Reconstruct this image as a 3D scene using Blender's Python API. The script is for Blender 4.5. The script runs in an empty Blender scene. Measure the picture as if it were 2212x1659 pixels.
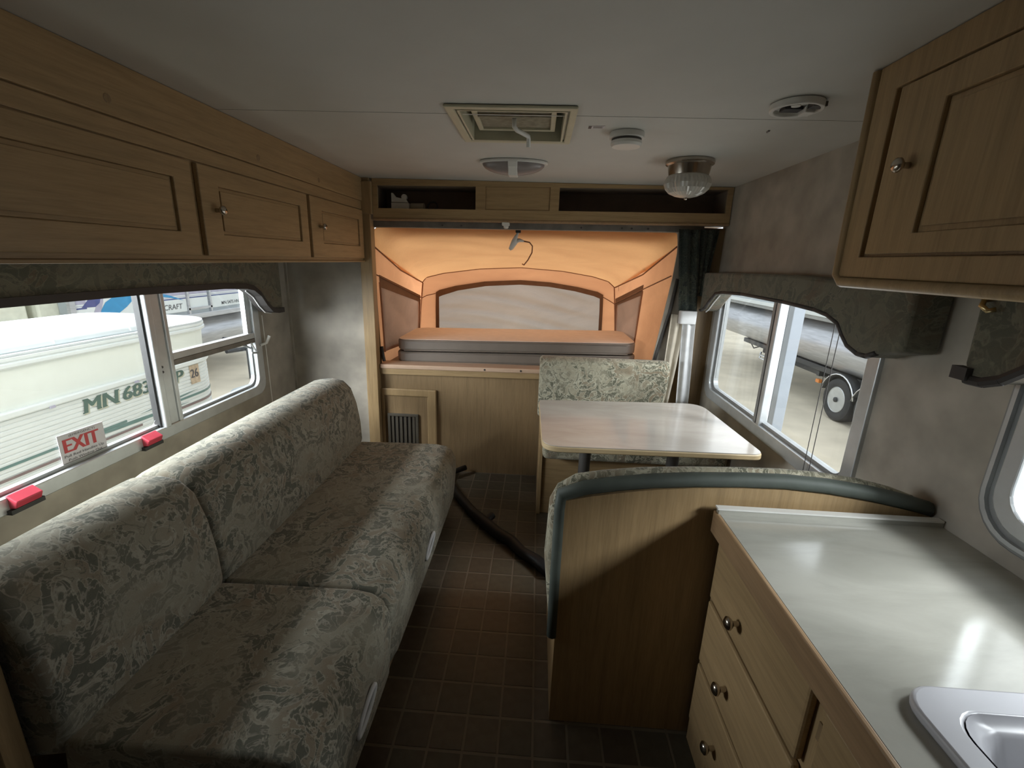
import bpy, bmesh, math, random
from mathutils import Vector, Matrix
random.seed(7)
PI = math.pi
scn = bpy.context.scene
C = scn.collection

# ------------------------------------------------------------------ camera
cam_d = bpy.data.cameras.new('camera')
cam_d.sensor_fit = 'HORIZONTAL'
cam_d.sensor_width = 36.0
cam_d.lens = 36.0 * 977.62 / 2212.0
cam_d.clip_start = 0.02
cam_d.clip_end = 200
cam = bpy.data.objects.new('camera', cam_d)
C.objects.link(cam)
R0 = Vector((0.9977815, 0.05801108, 0.03266171))
R1 = Vector((0.04676162, -0.26149598, -0.96407116))
R2 = Vector((-0.04738591, 0.96345968, -0.26362855))
m = Matrix.Identity(4)
for i in range(3):
    m[i][0] = R0[i]
    m[i][1] = -R1[i]
    m[i][2] = -R2[i]
m[2][3] = 1.5
cam.matrix_world = m
scn.camera = cam

# ------------------------------------------------------------------ world, daylight, exposure
W = bpy.data.worlds.new('overcast_sky')
scn.world = W
W.use_nodes = True
bg = W.node_tree.nodes['Background']
bg.inputs['Color'].default_value = (0.90, 0.95, 1.0, 1)
bg.inputs['Strength'].default_value = 1.4
scn.view_settings.view_transform = 'Standard'
scn.view_settings.look = 'None'
scn.view_settings.exposure = 0.0
scn.view_settings.gamma = 1.0
scn.view_settings.use_curve_mapping = False
scn.cycles.use_denoising = True
scn.cycles.max_bounces = 10
scn.cycles.diffuse_bounces = 5
scn.cycles.transparent_max_bounces = 16
scn.cycles.sample_clamp_indirect = 6.0


def area_light(name, loc, target, sx, sy, power, color, spread=180):
    d = bpy.data.lights.new(name, 'AREA')
    d.shape = 'RECTANGLE'
    d.size, d.size_y = sx, sy
    d.energy = power
    d.color = color
    d.spread = math.radians(spread)
    o = bpy.data.objects.new(name, d)
    C.objects.link(o)
    o.location = loc
    v = Vector(target) - Vector(loc)
    o.rotation_euler = v.to_track_quat('-Z', 'Y').to_euler()
    return o


# open sky beside the trailer, above the sight lines through each window
area_light('daylight_dinette_side', (3.0, 1.35, 2.45), (1.13, 2.0, 1.05), 0.7, 0.5, 75, (0.95, 0.97, 1.0))
area_light('daylight_kitchen_side', (3.0, -0.7, 2.65), (1.13, 0.66, 1.18), 0.9, 0.7, 22, (0.95, 0.97, 1.0), 70)
area_light('daylight_sofa_side', (-2.95, 0.7, 1.60), (-1.60, 1.9, 1.05), 2.8, 0.9, 250, (0.95, 0.97, 1.0))
area_light('daylight_sofa_above', (-2.9, 1.5, 2.55), (-1.64, 1.75, 1.15), 1.6, 0.6, 150, (0.95, 0.97, 1.0))
# diffuse daylight entering at the glass of each window
area_light('daylight_dinette_window', (1.185, 2.24, 1.07), (0.0, 2.24, 1.07), 1.22, 0.60, 3.5, (0.95, 0.97, 1.0))
area_light('daylight_kitchen_window', (1.185, 0.68, 1.18), (0.0, 0.68, 1.18), 0.62, 0.44, 1.1, (0.95, 0.97, 1.0))
area_light('daylight_sofa_window', (-1.735, 1.80, 1.03), (0.0, 1.80, 1.03), 1.5, 0.60, 3, (0.95, 0.97, 1.0))


# ------------------------------------------------------------------ materials
def nt(name):
    mm = bpy.data.materials.new(name)
    mm.use_nodes = True
    t = mm.node_tree
    return mm, t.nodes, t.links, t.nodes['Principled BSDF']


def coords(N, L, scale=(1, 1, 1), rot=(0, 0, 0)):
    tc = N.new('ShaderNodeTexCoord')
    mp = N.new('ShaderNodeMapping')
    mp.inputs['Scale'].default_value = scale
    mp.inputs['Rotation'].default_value = rot
    L.new(tc.outputs['Object'], mp.inputs['Vector'])
    return mp.outputs['Vector']


def noise(N, L, vec, scale, detail=3, rough=0.5, dist=0.0):
    n = N.new('ShaderNodeTexNoise')
    n.inputs['Scale'].default_value = scale
    n.inputs['Detail'].default_value = detail
    n.inputs['Roughness'].default_value = rough
    n.inputs['Distortion'].default_value = dist
    L.new(vec, n.inputs['Vector'])
    return n.outputs['Fac']


def ramp(N, L, fac, stops, interp='LINEAR'):
    r = N.new('ShaderNodeValToRGB')
    r.color_ramp.interpolation = interp
    e = r.color_ramp.elements
    while len(e) < len(stops):
        e.new(0.5)
    for k, (p, c) in enumerate(stops):
        e[k].position = p
        e[k].color = (*c, 1) if len(c) == 3 else c
    L.new(fac, r.inputs['Fac'])
    return r.outputs['Color']


def mix(N, L, fac, a, b, mode='MIX'):
    x = N.new('ShaderNodeMix')
    x.data_type = 'RGBA'
    x.blend_type = mode
    for s, v in ((x.inputs[0], fac), (x.inputs[6], a), (x.inputs[7], b)):
        if hasattr(v, 'links') or hasattr(v, 'is_linked'):
            L.new(v, s)
        elif isinstance(v, (int, float)):
            s.default_value = v
        else:
            s.default_value = (*v, 1)
    return x.outputs[2]


def bump(N, L, P, h, strength=0.2, dist=0.002):
    b = N.new('ShaderNodeBump')
    b.inputs['Strength'].default_value = strength
    b.inputs['Distance'].default_value = dist
    L.new(h, b.inputs['Height'])
    L.new(b.outputs['Normal'], P.inputs['Normal'])


def k3(c, f):
    return tuple(min(1.0, x * f) for x in c)


def plain(name, c, rough=0.5, metal=0.0, var=0.08, scale=14, spec=0.5, bmp=0.0, stretch=(1, 1, 1)):
    mm, N, L, P = nt(name)
    v = coords(N, L, stretch)
    f = noise(N, L, v, scale, 3)
    L.new(ramp(N, L, f, [(0.3, k3(c, 1 - var)), (0.7, k3(c, 1 + var))]), P.inputs['Base Color'])
    P.inputs['Roughness'].default_value = rough
    P.inputs['Metallic'].default_value = metal
    P.inputs['Specular IOR Level'].default_value = spec
    if bmp:
        bump(N, L, P, noise(N, L, v, scale * 12, 2), bmp)
    return mm


def wood(name, c, axis='z', rough=0.42):
    mm, N, L, P = nt(name)
    st = {'x': (1.2, 22, 22), 'y': (22, 1.2, 22), 'z': (22, 22, 1.2)}[axis]
    v = coords(N, L, st)
    f = noise(N, L, v, 2.6, 5, 0.6, 0.35)
    g = noise(N, L, v, 11.0, 3, 0.6)
    a = ramp(N, L, f, [(0.28, k3(c, 0.80)), (0.5, c), (0.75, k3(c, 1.13))])
    b = ramp(N, L, g, [(0.35, (0.90, 0.88, 0.85)), (0.6, (1, 1, 1))])
    L.new(mix(N, L, 1.0, a, b, 'MULTIPLY'), P.inputs['Base Color'])
    P.inputs['Roughness'].default_value = rough
    P.inputs['Specular IOR Level'].default_value = 0.35
    bump(N, L, P, g, 0.05, 0.001)
    return mm


def paisley(name, base, dark, brown, line, f=1.0, cut=0.5):
    """woven upholstery with scrolling leaves: warped noise bands and thin pale outlines"""
    mm, N, L, P = nt(name)
    v = coords(N, L, (1, 1, 1))
    n1 = noise(N, L, v, 6.5 * f, 4, 0.5, 3.2)
    n2 = noise(N, L, v, 3.0 * f, 3, 0.5, 1.2)
    n3 = noise(N, L, v, 10 * f, 2.5, 0.5, 2.6)
    n4 = noise(N, L, v, 2.2 * f, 2, 0.5, 0.8)
    leaf = ramp(N, L, n1, [(cut - 0.03, (0, 0, 0)), (cut + 0.02, (1, 1, 1))])
    edge = ramp(N, L, n1, [(cut - 0.055, (0, 0, 0)), (cut - 0.03, (1, 1, 1)), (cut - 0.015, (1, 1, 1)), (cut + 0.01, (0, 0, 0))])
    curl = ramp(N, L, n3, [(0.455, (0, 0, 0)), (0.485, (1, 1, 1)), (0.50, (1, 1, 1)), (0.53, (0, 0, 0))])
    dcurl = ramp(N, L, n3, [(0.55, (0, 0, 0)), (0.575, (1, 1, 1)), (0.585, (1, 1, 1)), (0.61, (0, 0, 0))])
    br = ramp(N, L, n2, [(0.46, (0, 0, 0)), (0.60, (1, 1, 1))])
    dens = ramp(N, L, n4, [(0.40, (0.45, 0.45, 0.45)), (0.52, (1, 1, 1))])

    def mul(a, b, k=1.0):
        q = N.new('ShaderNodeMath')
        q.operation = 'MULTIPLY'
        L.new(a, q.inputs[0])
        L.new(b, q.inputs[1])
        w_ = N.new('ShaderNodeMath')
        w_.operation = 'MULTIPLY'
        w_.inputs[1].default_value = k
        L.new(q.outputs[0], w_.inputs[0])
        return w_.outputs[0]
    col = mix(N, L, br, base, brown)
    col = mix(N, L, mul(dcurl, dens, 0.75), col, dark)
    col = mix(N, L, mul(leaf, dens, 0.9), col, mix(N, L, curl, dark, k3(line, 0.75)))
    col = mix(N, L, mul(edge, dens, 0.75), col, line)
    weave = noise(N, L, v, 420, 2, 0.6)
    col = mix(N, L, 1.0, col, ramp(N, L, weave, [(0.3, (0.86, 0.86, 0.86)), (0.7, (1, 1, 1))]), 'MULTIPLY')
    L.new(col, P.inputs['Base Color'])
    P.inputs['Roughness'].default_value = 1.4
    P.inputs['Specular IOR Level'].default_value = 0.2
    P.inputs['Sheen Weight'].default_value = 0.15
    bump(N, L, P, weave, 0.25, 0.001)
    return mm


def canvas(name, c, trans, wr=0.3, f=0.5):
    """thin cloth that lets daylight through"""
    mm, N, L, P = nt(name)
    v = coords(N, L, (1.0, 2.2, 3.0), (0.2, 0.1, 0.5))
    n = noise(N, L, v, 1.7, 4, 0.55, 0.6)
    w = noise(N, L, coords(N, L), 240, 2)
    P.inputs['Roughness'].default_value = 0.9
    P.inputs['Specular IOR Level'].default_value = 0.1
    L.new(ramp(N, L, n, [(0.3, k3(c, 0.9)), (0.7, k3(c, 1.05))]), P.inputs['Base Color'])
    bump(N, L, P, n, wr, 0.05)
    t = N.new('ShaderNodeBsdfTranslucent')
    L.new(mix(N, L, 1.0, ramp(N, L, n, [(0.3, k3(trans, 0.86)), (0.7, k3(trans, 1.06))]),
              ramp(N, L, w, [(0.3, (0.9, 0.9, 0.9)), (0.7, (1, 1, 1))]), 'MULTIPLY'), t.inputs['Color'])
    s = N.new('ShaderNodeMixShader')
    s.inputs[0].default_value = f
    L.new(P.outputs[0], s.inputs[1])
    L.new(t.outputs[0], s.inputs[2])
    L.new(s.outputs[0], N['Material Output'].inputs['Surface'])
    return mm


def glass(name):
    mm, N, L, P = nt(name)
    t = N.new('ShaderNodeBsdfTransparent')
    t.inputs['Color'].default_value = (0.95, 0.97, 0.97, 1)
    g = N.new('ShaderNodeBsdfGlossy')
    g.inputs['Roughness'].default_value = 0.02
    lw = N.new('ShaderNodeLayerWeight')
    pw = N.new('ShaderNodeMath')
    pw.operation = 'POWER'
    pw.inputs[1].default_value = 5.0
    L.new(lw.outputs['Facing'], pw.inputs[0])
    mr = N.new('ShaderNodeMapRange')
    mr.inputs[3].default_value = 0.025
    mr.inputs[4].default_value = 0.6
    L.new(pw.outputs[0], mr.inputs[0])
    s = N.new('ShaderNodeMixShader')
    L.new(mr.outputs[0], s.inputs[0])
    L.new(t.outputs[0], s.inputs[1])
    L.new(g.outputs[0], s.inputs[2])
    L.new(s.outputs[0], N['Material Output'].inputs['Surface'])
    return mm


def marble(name, a, b, rough, spec=0.5):
    mm, N, L, P = nt(name)
    v = coords(N, L, (1, 3.2, 1), (0, 0, 0.3))
    f = noise(N, L, v, 2.6, 6, 0.6, 0.7)
    L.new(ramp(N, L, f, [(0.32, a), (0.62, b)]), P.inputs['Base Color'])
    g = noise(N, L, v, 9, 3)
    mr = N.new('ShaderNodeMapRange')
    mr.inputs[3].default_value = rough * 0.8
    mr.inputs[4].default_value = rough * 1.2
    L.new(g, mr.inputs[0])
    L.new(mr.outputs[0], P.inputs['Roughness'])
    P.inputs['Specular IOR Level'].default_value = spec
    return mm


M = {}
OAK = (0.38, 0.262, 0.135)
for ax in 'xyz':
    M['wood_' + ax] = wood('oak_laminate_' + ax, OAK, ax)
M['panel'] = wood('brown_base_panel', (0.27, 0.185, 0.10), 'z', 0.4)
M['edge_wood'] = wood('oak_edge_strip', (0.36, 0.235, 0.13), 'y', 0.4)
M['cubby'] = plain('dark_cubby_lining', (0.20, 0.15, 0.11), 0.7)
M['wall'] = plain('mottled_beige_wall_vinyl', (0.37, 0.335, 0.28), 0.6, var=0.2, scale=7, bmp=0.1)
M['ceil'] = plain('warm_grey_ceiling_panel', (0.58, 0.575, 0.54), 0.65, var=0.03, scale=5, bmp=0.1)
M['floor_base'] = plain('tan_vinyl_grout', (0.165, 0.135, 0.10), 0.33)
M['tile'] = [plain('brown_vinyl_tile_%s' % n, c, 0.33, var=0.16, scale=30) for n, c in
             (('umber', (0.082, 0.066, 0.048)), ('olive', (0.082, 0.072, 0.052)), ('tan', (0.105, 0.086, 0.062)))]
M['sofa'] = paisley('paisley_sofa_fabric', (0.345, 0.325, 0.255), (0.145, 0.15, 0.12), (0.30, 0.26, 0.195), (0.47, 0.45, 0.37), 1.35, 0.51)
M['bench'] = paisley('paisley_fabric_window_lit', (0.40, 0.365, 0.265), (0.13, 0.13, 0.092), (0.25, 0.20, 0.135), (0.60, 0.57, 0.44), 1.45, 0.51)  # same cloth as the sofa, window light painted in as paler tones
M['valance'] = paisley('dark_sage_valance_fabric', (0.17, 0.16, 0.12), (0.10, 0.105, 0.08), (0.15, 0.12, 0.085), (0.20, 0.19, 0.145), 1.1, 0.52)
M['welt'] = plain('black_brown_welt', (0.035, 0.03, 0.028), 0.6)
M['green'] = plain('dark_green_vinyl', (0.075, 0.088, 0.074), 0.65, var=0.15)
M['drape'] = paisley('black_green_drape_fabric', (0.035, 0.045, 0.04), (0.02, 0.025, 0.023), (0.06, 0.065, 0.05), (0.11, 0.115, 0.09), 2.0, 0.55)
M['lining'] = plain('white_curtain_lining', (0.62, 0.62, 0.62), 0.8, var=0.1)
M['beige_cloth'] = plain('beige_curtain_cloth', (0.45, 0.40, 0.32), 0.8, var=0.12)
M['alu'] = plain('brushed_aluminium', (0.55, 0.57, 0.58), 0.38, 0.55, var=0.08)
M['alu_dark'] = plain('dull_grey_aluminium', (0.30, 0.31, 0.31), 0.45, 0.5, var=0.1)
M['seal'] = plain('black_rubber_seal', (0.03, 0.03, 0.03), 0.6)
M['rail'] = plain('dark_bronze_rail', (0.20, 0.185, 0.165), 0.45, 0.4, var=0.2)
M['glass'] = glass('window_glass')
M['nickel'] = plain('satin_nickel', (0.48, 0.43, 0.37), 0.22, 1.0, var=0.1)
M['gold'] = plain('brass_hook', (0.6, 0.47, 0.25), 0.3, 1.0)
M['red'] = plain('red_latch_plastic', (0.55, 0.06, 0.09), 0.35)
M['white_pl'] = plain('white_plastic', (0.72, 0.71, 0.67), 0.4, var=0.03)
M['cream_pl'] = plain('yellowed_cream_plastic', (0.55, 0.52, 0.38), 0.45, var=0.05)
M['screen'] = plain('dusty_vent_screen', (0.28, 0.25, 0.18), 0.8, var=0.25, scale=40)
M['lens'] = plain('mauve_grey_light_lens', (0.25, 0.22, 0.215), 0.3, var=0.08)
M['black'] = plain('matt_black_plastic', (0.012, 0.011, 0.011), 0.55)
M['dark'] = plain('charcoal_plastic', (0.06, 0.055, 0.05), 0.5)
M['ribglass'] = plain('ribbed_pressed_glass', (0.50, 0.48, 0.43), 0.15, var=0.1, spec=0.8)
M['counter'] = marble('grey_marbled_laminate', (0.34, 0.335, 0.29), (0.43, 0.42, 0.37), 0.14, 0.9)
M['table'] = marble('pale_marbled_laminate', (0.45, 0.405, 0.355), (0.53, 0.49, 0.44), 0.13, 0.55)
M['table_edge'] = plain('tan_table_edge_band', (0.50, 0.38, 0.22), 0.4)
M['sink'] = plain('white_sink_plastic', (0.52, 0.52, 0.55), 0.25, var=0.02)
M['roof_canvas'] = canvas('orange_roof_canvas', (0.70, 0.36, 0.15), (1.0, 0.51, 0.22), 0.6, 0.60)
M['wall_canvas'] = canvas('orange_wall_canvas', (0.72, 0.36, 0.17), (1.0, 0.48, 0.24), 0.2, 0.58)
M['flap'] = canvas('pale_window_flap', (0.50, 0.44, 0.38), (0.62, 0.53, 0.45), 1.0, 0.5)
M['flap_side'] = canvas('mauve_window_flap', (0.50, 0.40, 0.33), (0.72, 0.56, 0.46), 0.8, 0.6)
M['border'] = plain('brown_canvas_binding', (0.20, 0.105, 0.055), 0.8)
M['seam'] = plain('brown_canvas_seam', (0.30, 0.15, 0.08), 0.8)
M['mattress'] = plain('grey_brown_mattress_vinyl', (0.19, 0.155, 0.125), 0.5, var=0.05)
M['mat_top'] = plain('glow_tinted_mattress_top', (0.92, 0.78, 0.68), 0.8, var=0.04)  # canvas light falling on the mattress top, painted as a peach colour
M['sill'] = wood('glow_tinted_sill_wood', (0.60, 0.42, 0.30), 'x')  # orange light from the tent is mixed into the wood colour
M['boat_white'] = plain('white_boat_enamel', (0.64, 0.68, 0.68), 0.3, var=0.02)
M['boat_cream'] = plain('cream_boat_panel', (0.70, 0.74, 0.70), 0.35, var=0.02)
M['boat_vinyl'] = plain('white_boat_vinyl', (0.54, 0.58, 0.60), 0.5, var=0.03, bmp=0.1)
M['boat_seat'] = plain('beige_boat_seat', (0.62, 0.63, 0.52), 0.5)
M['decal_teal'] = plain('grey_teal_stripe', (0.10, 0.19, 0.18), 0.4)
M['decal_brown'] = plain('mauve_brown_stripe', (0.17, 0.12, 0.12), 0.4)
M['decal_green'] = plain('dark_green_lettering', (0.045, 0.10, 0.085), 0.4)
M['decal_shadow'] = plain('tan_letter_shadow', (0.42, 0.42, 0.33), 0.4)
M['decal_blue'] = plain('azure_boat_graphic', (0.02, 0.24, 0.48), 0.35)
M['decal_navy'] = plain('navy_boat_stripe', (0.05, 0.07, 0.22), 0.35)
M['decal_lilac'] = plain('lilac_grey_boat_stripe', (0.35, 0.34, 0.44), 0.4)
M['decal_ink'] = plain('dark_grey_ink', (0.06, 0.06, 0.07), 0.5)
M['decal_tan'] = plain('tan_year_sticker', (0.45, 0.36, 0.26), 0.6, var=0.2, scale=40)
M['sticker'] = plain('white_sticker_paper', (0.62, 0.60, 0.63), 0.5, var=0.03)
M['sticker_red'] = plain('red_print', (0.50, 0.045, 0.05), 0.5)
M['silver'] = plain('bright_pontoon_aluminium', (0.47, 0.48, 0.51), 0.33, 0.7, var=0.15, stretch=(1, 0.25, 3))
M['chrome'] = plain('chrome_trim', (0.75, 0.76, 0.78), 0.12, 1.0)
M['tyre'] = plain('black_tyre_rubber', (0.03, 0.03, 0.032), 0.7)
M['frame_black'] = plain('black_trailer_steel', (0.035, 0.037, 0.042), 0.45)
M['amber'] = plain('amber_marker_light', (0.75, 0.25, 0.05), 0.3)
M['ground'] = plain('tan_grey_concrete', (0.74, 0.66, 0.52), 0.85, var=0.14, scale=1.6, bmp=0.3)
M['post'] = plain('white_post_paint', (0.40, 0.44, 0.50), 0.4, var=0.02)
M['hose'] = plain('black_hose_rubber', (0.012, 0.010, 0.010), 0.5)

# ------------------------------------------------------------------ mesh helpers
WO = {}


def P3(axis, c, u, v):
    return {'x': (c, u, v), 'y': (u, c, v), 'z': (u, v, c)}[axis]


class MB:
    def __init__(s):
        s.v, s.f = [], []

    def add(s, vs, fs):
        b = len(s.v)
        s.v += [tuple(x) for x in vs]
        s.f += [tuple(b + i for i in f) for f in fs]
        return s

    def box(s, x0, x1, y0, y1, z0, z1):
        x0, x1 = min(x0, x1), max(x0, x1)
        y0, y1 = min(y0, y1), max(y0, y1)
        z0, z1 = min(z0, z1), max(z0, z1)
        return s.add([(x0, y0, z0), (x1, y0, z0), (x1, y1, z0), (x0, y1, z0), (x0, y0, z1), (x1, y0, z1), (x1, y1, z1), (x0, y1, z1)],
                     [(0, 3, 2, 1), (4, 5, 6, 7), (0, 1, 5, 4), (1, 2, 6, 5), (2, 3, 7, 6), (3, 0, 4, 7)])

    def abox(s, axis, c0, c1, u0, u1, v0, v1):
        a, b = P3(axis, c0, u0, v0), P3(axis, c1, u1, v1)
        return s.box(a[0], b[0], a[1], b[1], a[2], b[2])

    def prism(s, poly, axis, c0, c1):
        n = len(poly)
        vs = [P3(axis, c0, *p) for p in poly] + [P3(axis, c1, *p) for p in poly]
        fs = [tuple(range(n - 1, -1, -1)), tuple(range(n, 2 * n))]
        fs += [(i, (i + 1) % n, n + (i + 1) % n, n + i) for i in range(n)]
        return s.add(vs, fs)

    def ring(s, axis, c0, c1, outer, inner):
        n = len(outer)
        vs = []
        for c in (c0, c1):
            vs += [P3(axis, c, *p) for p in outer]
            vs += [P3(axis, c, *p) for p in inner]
        fs = []
        for i in range(n):
            j = (i + 1) % n
            o0, o1, i0, i1 = i, j, n + i, n + j
            O0, O1, I0, I1 = 2 * n + i, 2 * n + j, 3 * n + i, 3 * n + j
            fs += [(o0, o1, i1, i0), (O0, I0, I1, O1), (o0, O0, O1, o1), (i0, i1, I1, I0)]
        return s.add(vs, fs)

    def tube(s, pts, r, n=8):
        pts = [Vector(p) for p in pts]
        rings = []
        up = None
        for i, p in enumerate(pts):
            d = (pts[min(i + 1, len(pts) - 1)] - pts[max(i - 1, 0)]).normalized()
            if up is None:
                up = Vector((0, 0, 1)) if abs(d.z) < 0.9 else Vector((1, 0, 0))
            a = d.cross(up).normalized()
            up = a.cross(d).normalized()
            rr = r[i] if isinstance(r, (list, tuple)) else r
            rings.append([p + (a * math.cos(2 * PI * k / n) + up * math.sin(2 * PI * k / n)) * rr for k in range(n)])
        vs = [v for q in rings for v in q]
        fs = []
        for i in range(len(pts) - 1):
            for k in range(n):
                k2 = (k + 1) % n
                fs.append((i * n + k, i * n + k2, (i + 1) * n + k2, (i + 1) * n + k))
        fs.append(tuple(range(n - 1, -1, -1)))
        fs.append(tuple((len(pts) - 1) * n + k for k in range(n)))
        return s.add(vs, fs)

    def lathe(s, prof, origin, axis, n=24, sx=1.0, sy=1.0):
        """prof: (radius, distance along axis)"""
        a = Vector(axis).normalized()
        t = Vector((0, 0, 1)) if abs(a.z) < 0.9 else Vector((1, 0, 0))
        e1 = t.cross(a).normalized()
        e2 = a.cross(e1)
        o = Vector(origin)
        vs = []
        for r, d in prof:
            for k in range(n):
                an = 2 * PI * k / n
                vs.append(o + a * d + e1 * (r * sx * math.cos(an)) + e2 * (r * sy * math.sin(an)))
        fs = []
        for i in range(len(prof) - 1):
            for k in range(n):
                k2 = (k + 1) % n
                fs.append((i * n + k, i * n + k2, (i + 1) * n + k2, (i + 1) * n + k))
        fs.append(tuple(range(n - 1, -1, -1)))
        fs.append(tuple((len(prof) - 1) * n + k for k in range(n)))
        return s.add(vs, fs)

    def grid(s, fn, nu, nv):
        vs = [fn(i / nu, j / nv) for j in range(nv + 1) for i in range(nu + 1)]
        w = nu + 1
        fs = [(j * w + i, j * w + i + 1, (j + 1) * w + i + 1, (j + 1) * w + i) for j in range(nv) for i in range(nu)]
        return s.add(vs, fs)

    def xf(s, fn):
        s.v = [tuple(fn(*p)) for p in s.v]
        return s

    def build(s, name, mat, parent=None, bevel=0.0, seg=2, smooth=None, solid=0.0, label=None):
        vs = [Vector(p) for p in s.v]
        lo = Vector([min(p[i] for p in vs) for i in range(3)])
        hi = Vector([max(p[i] for p in vs) for i in range(3)])
        o = (lo + hi) / 2
        me = bpy.data.meshes.new(name)
        me.from_pydata([p - o for p in vs], [], s.f)
        bm = bmesh.new()
        bm.from_mesh(me)
        bmesh.ops.remove_doubles(bm, verts=bm.verts, dist=1e-6)
        bmesh.ops.recalc_face_normals(bm, faces=bm.faces)
        bm.to_mesh(me)
        bm.free()
        me.materials.append(mat)
        ob = bpy.data.objects.new(name, me)
        C.objects.link(ob)
        WO[ob.name] = o
        if parent is not None:
            ob.parent = parent
            ob.location = o - WO[parent.name]
        else:
            ob.location = o
        if solid:
            md = ob.modifiers.new('solid', 'SOLIDIFY')
            md.thickness = solid
        if bevel:
            md = ob.modifiers.new('bevel', 'BEVEL')
            md.width = bevel
            md.segments = seg
            md.limit_method = 'ANGLE'
            md.angle_limit = math.radians(40)
        if smooth:
            me.polygons.foreach_set('use_smooth', [True] * len(me.polygons))
            if smooth != 'all':
                me.set_sharp_from_angle(angle=math.radians(smooth))
        if label:
            ob['label'] = label
        return ob


def rr(u0, u1, v0, v1, r, n=6):
    """rounded rectangle outline"""
    pts = []
    for cx, cy, a0 in ((u1 - r, v0 + r, -PI / 2), (u1 - r, v1 - r, 0), (u0 + r, v1 - r, PI / 2), (u0 + r, v0 + r, PI)):
        for k in range(n + 1):
            a = a0 + PI / 2 * k / n
            pts.append((cx + r * math.cos(a), cy + r * math.sin(a)))
    return pts


def thing(name, label, cat, loc, group=None):
    o = bpy.data.objects.new(name, None)
    C.objects.link(o)
    o.empty_display_size = 0.1
    o.location = loc
    WO[o.name] = Vector(loc)
    o['label'] = label
    o['category'] = cat
    if group:
        o['group'] = group
    return o


def tag(o, label, cat, group=None):
    o['label'] = label
    o['category'] = cat
    if group:
        o['group'] = group
    return o


def struct(o):
    o['kind'] = 'structure'
    return o


def text_part(name, s, mat, parent, origin, u, v, size, width=None, offset=0.0, extrude=0.0006, bold=0.0):
    offset *= 0.5
    """flat lettering: text mesh laid along u (right) and v (up)"""
    cu = bpy.data.curves.new(name, 'FONT')
    cu.body = s
    cu.size = 1.0
    cu.offset = offset
    cu.resolution_u = 3
    tmp = bpy.data.objects.new('tmp_text', cu)
    C.objects.link(tmp)
    dg = bpy.context.evaluated_depsgraph_get()
    dg.update()
    me = bpy.data.meshes.new_from_object(tmp.evaluated_get(dg))
    vs = [p.co.copy() for p in me.vertices]
    fs = [tuple(p.vertices) for p in me.polygons]
    bpy.data.objects.remove(tmp)
    bpy.data.curves.remove(cu)
    bpy.data.meshes.remove(me)
    x0 = min(p.x for p in vs)
    x1 = max(p.x for p in vs)
    sx = width / (x1 - x0) if width else size / 0.7
    sy = size / 0.7
    u, v, o = Vector(u), Vector(v), Vector(origin)
    nrm = u.cross(v).normalized()
    b = MB()
    for q in range(-2, 3) if bold else (0,):
        b.add([o + u * ((p.x - x0) * sx + q * bold) + v * (p.y * sy) + nrm * (extrude + 0.00002 * q) for p in vs], fs)
    return b.build(name, mat, parent)


def knob(parent, pos, nrm, r=0.016):
    p = [(r * 0.45, 0), (r * 0.40, r * 0.9), (r * 0.7, r * 1.1), (r, r * 1.45), (r * 0.98, r * 1.8), (r * 0.6, r * 2.1), (0.0005, r * 2.15)]
    return MB().lathe(p, pos, nrm, 16).build('knob', M['nickel'], parent, smooth=50, label='small round nickel knob')


def panel_door(parent, axis, c, d, u0, u1, v0, v1, pu0, pu1, pv0, pv1, mat, pmat, th=0.018, name='door'):
    """raised slab with a recessed centre panel; c = face of the carcass, d = +1/-1 outward"""
    o = [(u0, v0), (u1, v0), (u1, v1), (u0, v1)]
    i = [(pu0, pv0), (pu1, pv0), (pu1, pv1), (pu0, pv1)]
    dr = MB().ring(axis, c + d * 0.001, c + d * th, o, i).build(name, mat, parent, bevel=0.003)
    b = MB().abox(axis, c + d * 0.001, c + d * th * 0.45, pu0, pu1, pv0, pv1)
    e = 0.012
    b.abox(axis, c + d * th * 0.45, c + d * th * 0.75, pu0 + e, pu1 - e, pv0 + e, pv1 - e)
    b.build('door_panel', pmat, dr, bevel=0.002)
    return dr


def wall_grid(axis, c0, c1, u0, u1, v0, v1, holes, name, mat):
    us = sorted({u0, u1} | {h[0] for h in holes} | {h[1] for h in holes})
    vs = sorted({v0, v1} | {h[2] for h in holes} | {h[3] for h in holes})
    b = MB()
    for i in range(len(us) - 1):
        for j in range(len(vs) - 1):
            cu, cv = (us[i] + us[i + 1]) / 2, (vs[j] + vs[j + 1]) / 2
            if any(h[0] < cu < h[1] and h[2] < cv < h[3] for h in holes):
                continue
            b.abox(axis, c0, c1, us[i], us[i + 1], vs[j], vs[j + 1])
    return struct(b.build(name, mat))


ZC = 1.957
XL, XR, XW, YB = -1.118, 1.13, -1.677, 3.0

# ------------------------------------------------------------------ the ground outside
g = struct(MB().box(-14, 16, -6, 24, -0.56, -0.50).build('ground', M['ground']))

# ------------------------------------------------------------------ room shell
fl = struct(MB().box(-1.72, 1.17, -1.5, YB + 0.04, -0.05, -0.0012).build('floor', M['floor_base']))
tm = []
for k in range(3):
    b = MB().box(-0.0515, 0.0515, -0.0555, 0.0555, -0.0012, 0.0)
    t = b.build('floor_tile', M['tile'][k], fl, bevel=0.0012, seg=1)
    tm.append(t)
first = [True] * 3
for i in range(-4, 7):
    for j in range(-5, 17):
        k = random.choice((0, 0, 1, 1, 2))
        x = -0.171 + 0.0555 + 0.111 * i
        y = 1.062 + 0.0603 + 0.1207 * j
        if y > 2.95:
            continue
        if first[k]:
            t = tm[k]
            first[k] = False
        else:
            t = tm[k].copy()
            C.objects.link(t)
        t.location = Vector((x, y, -0.0006)) - WO[fl.name]

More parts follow.
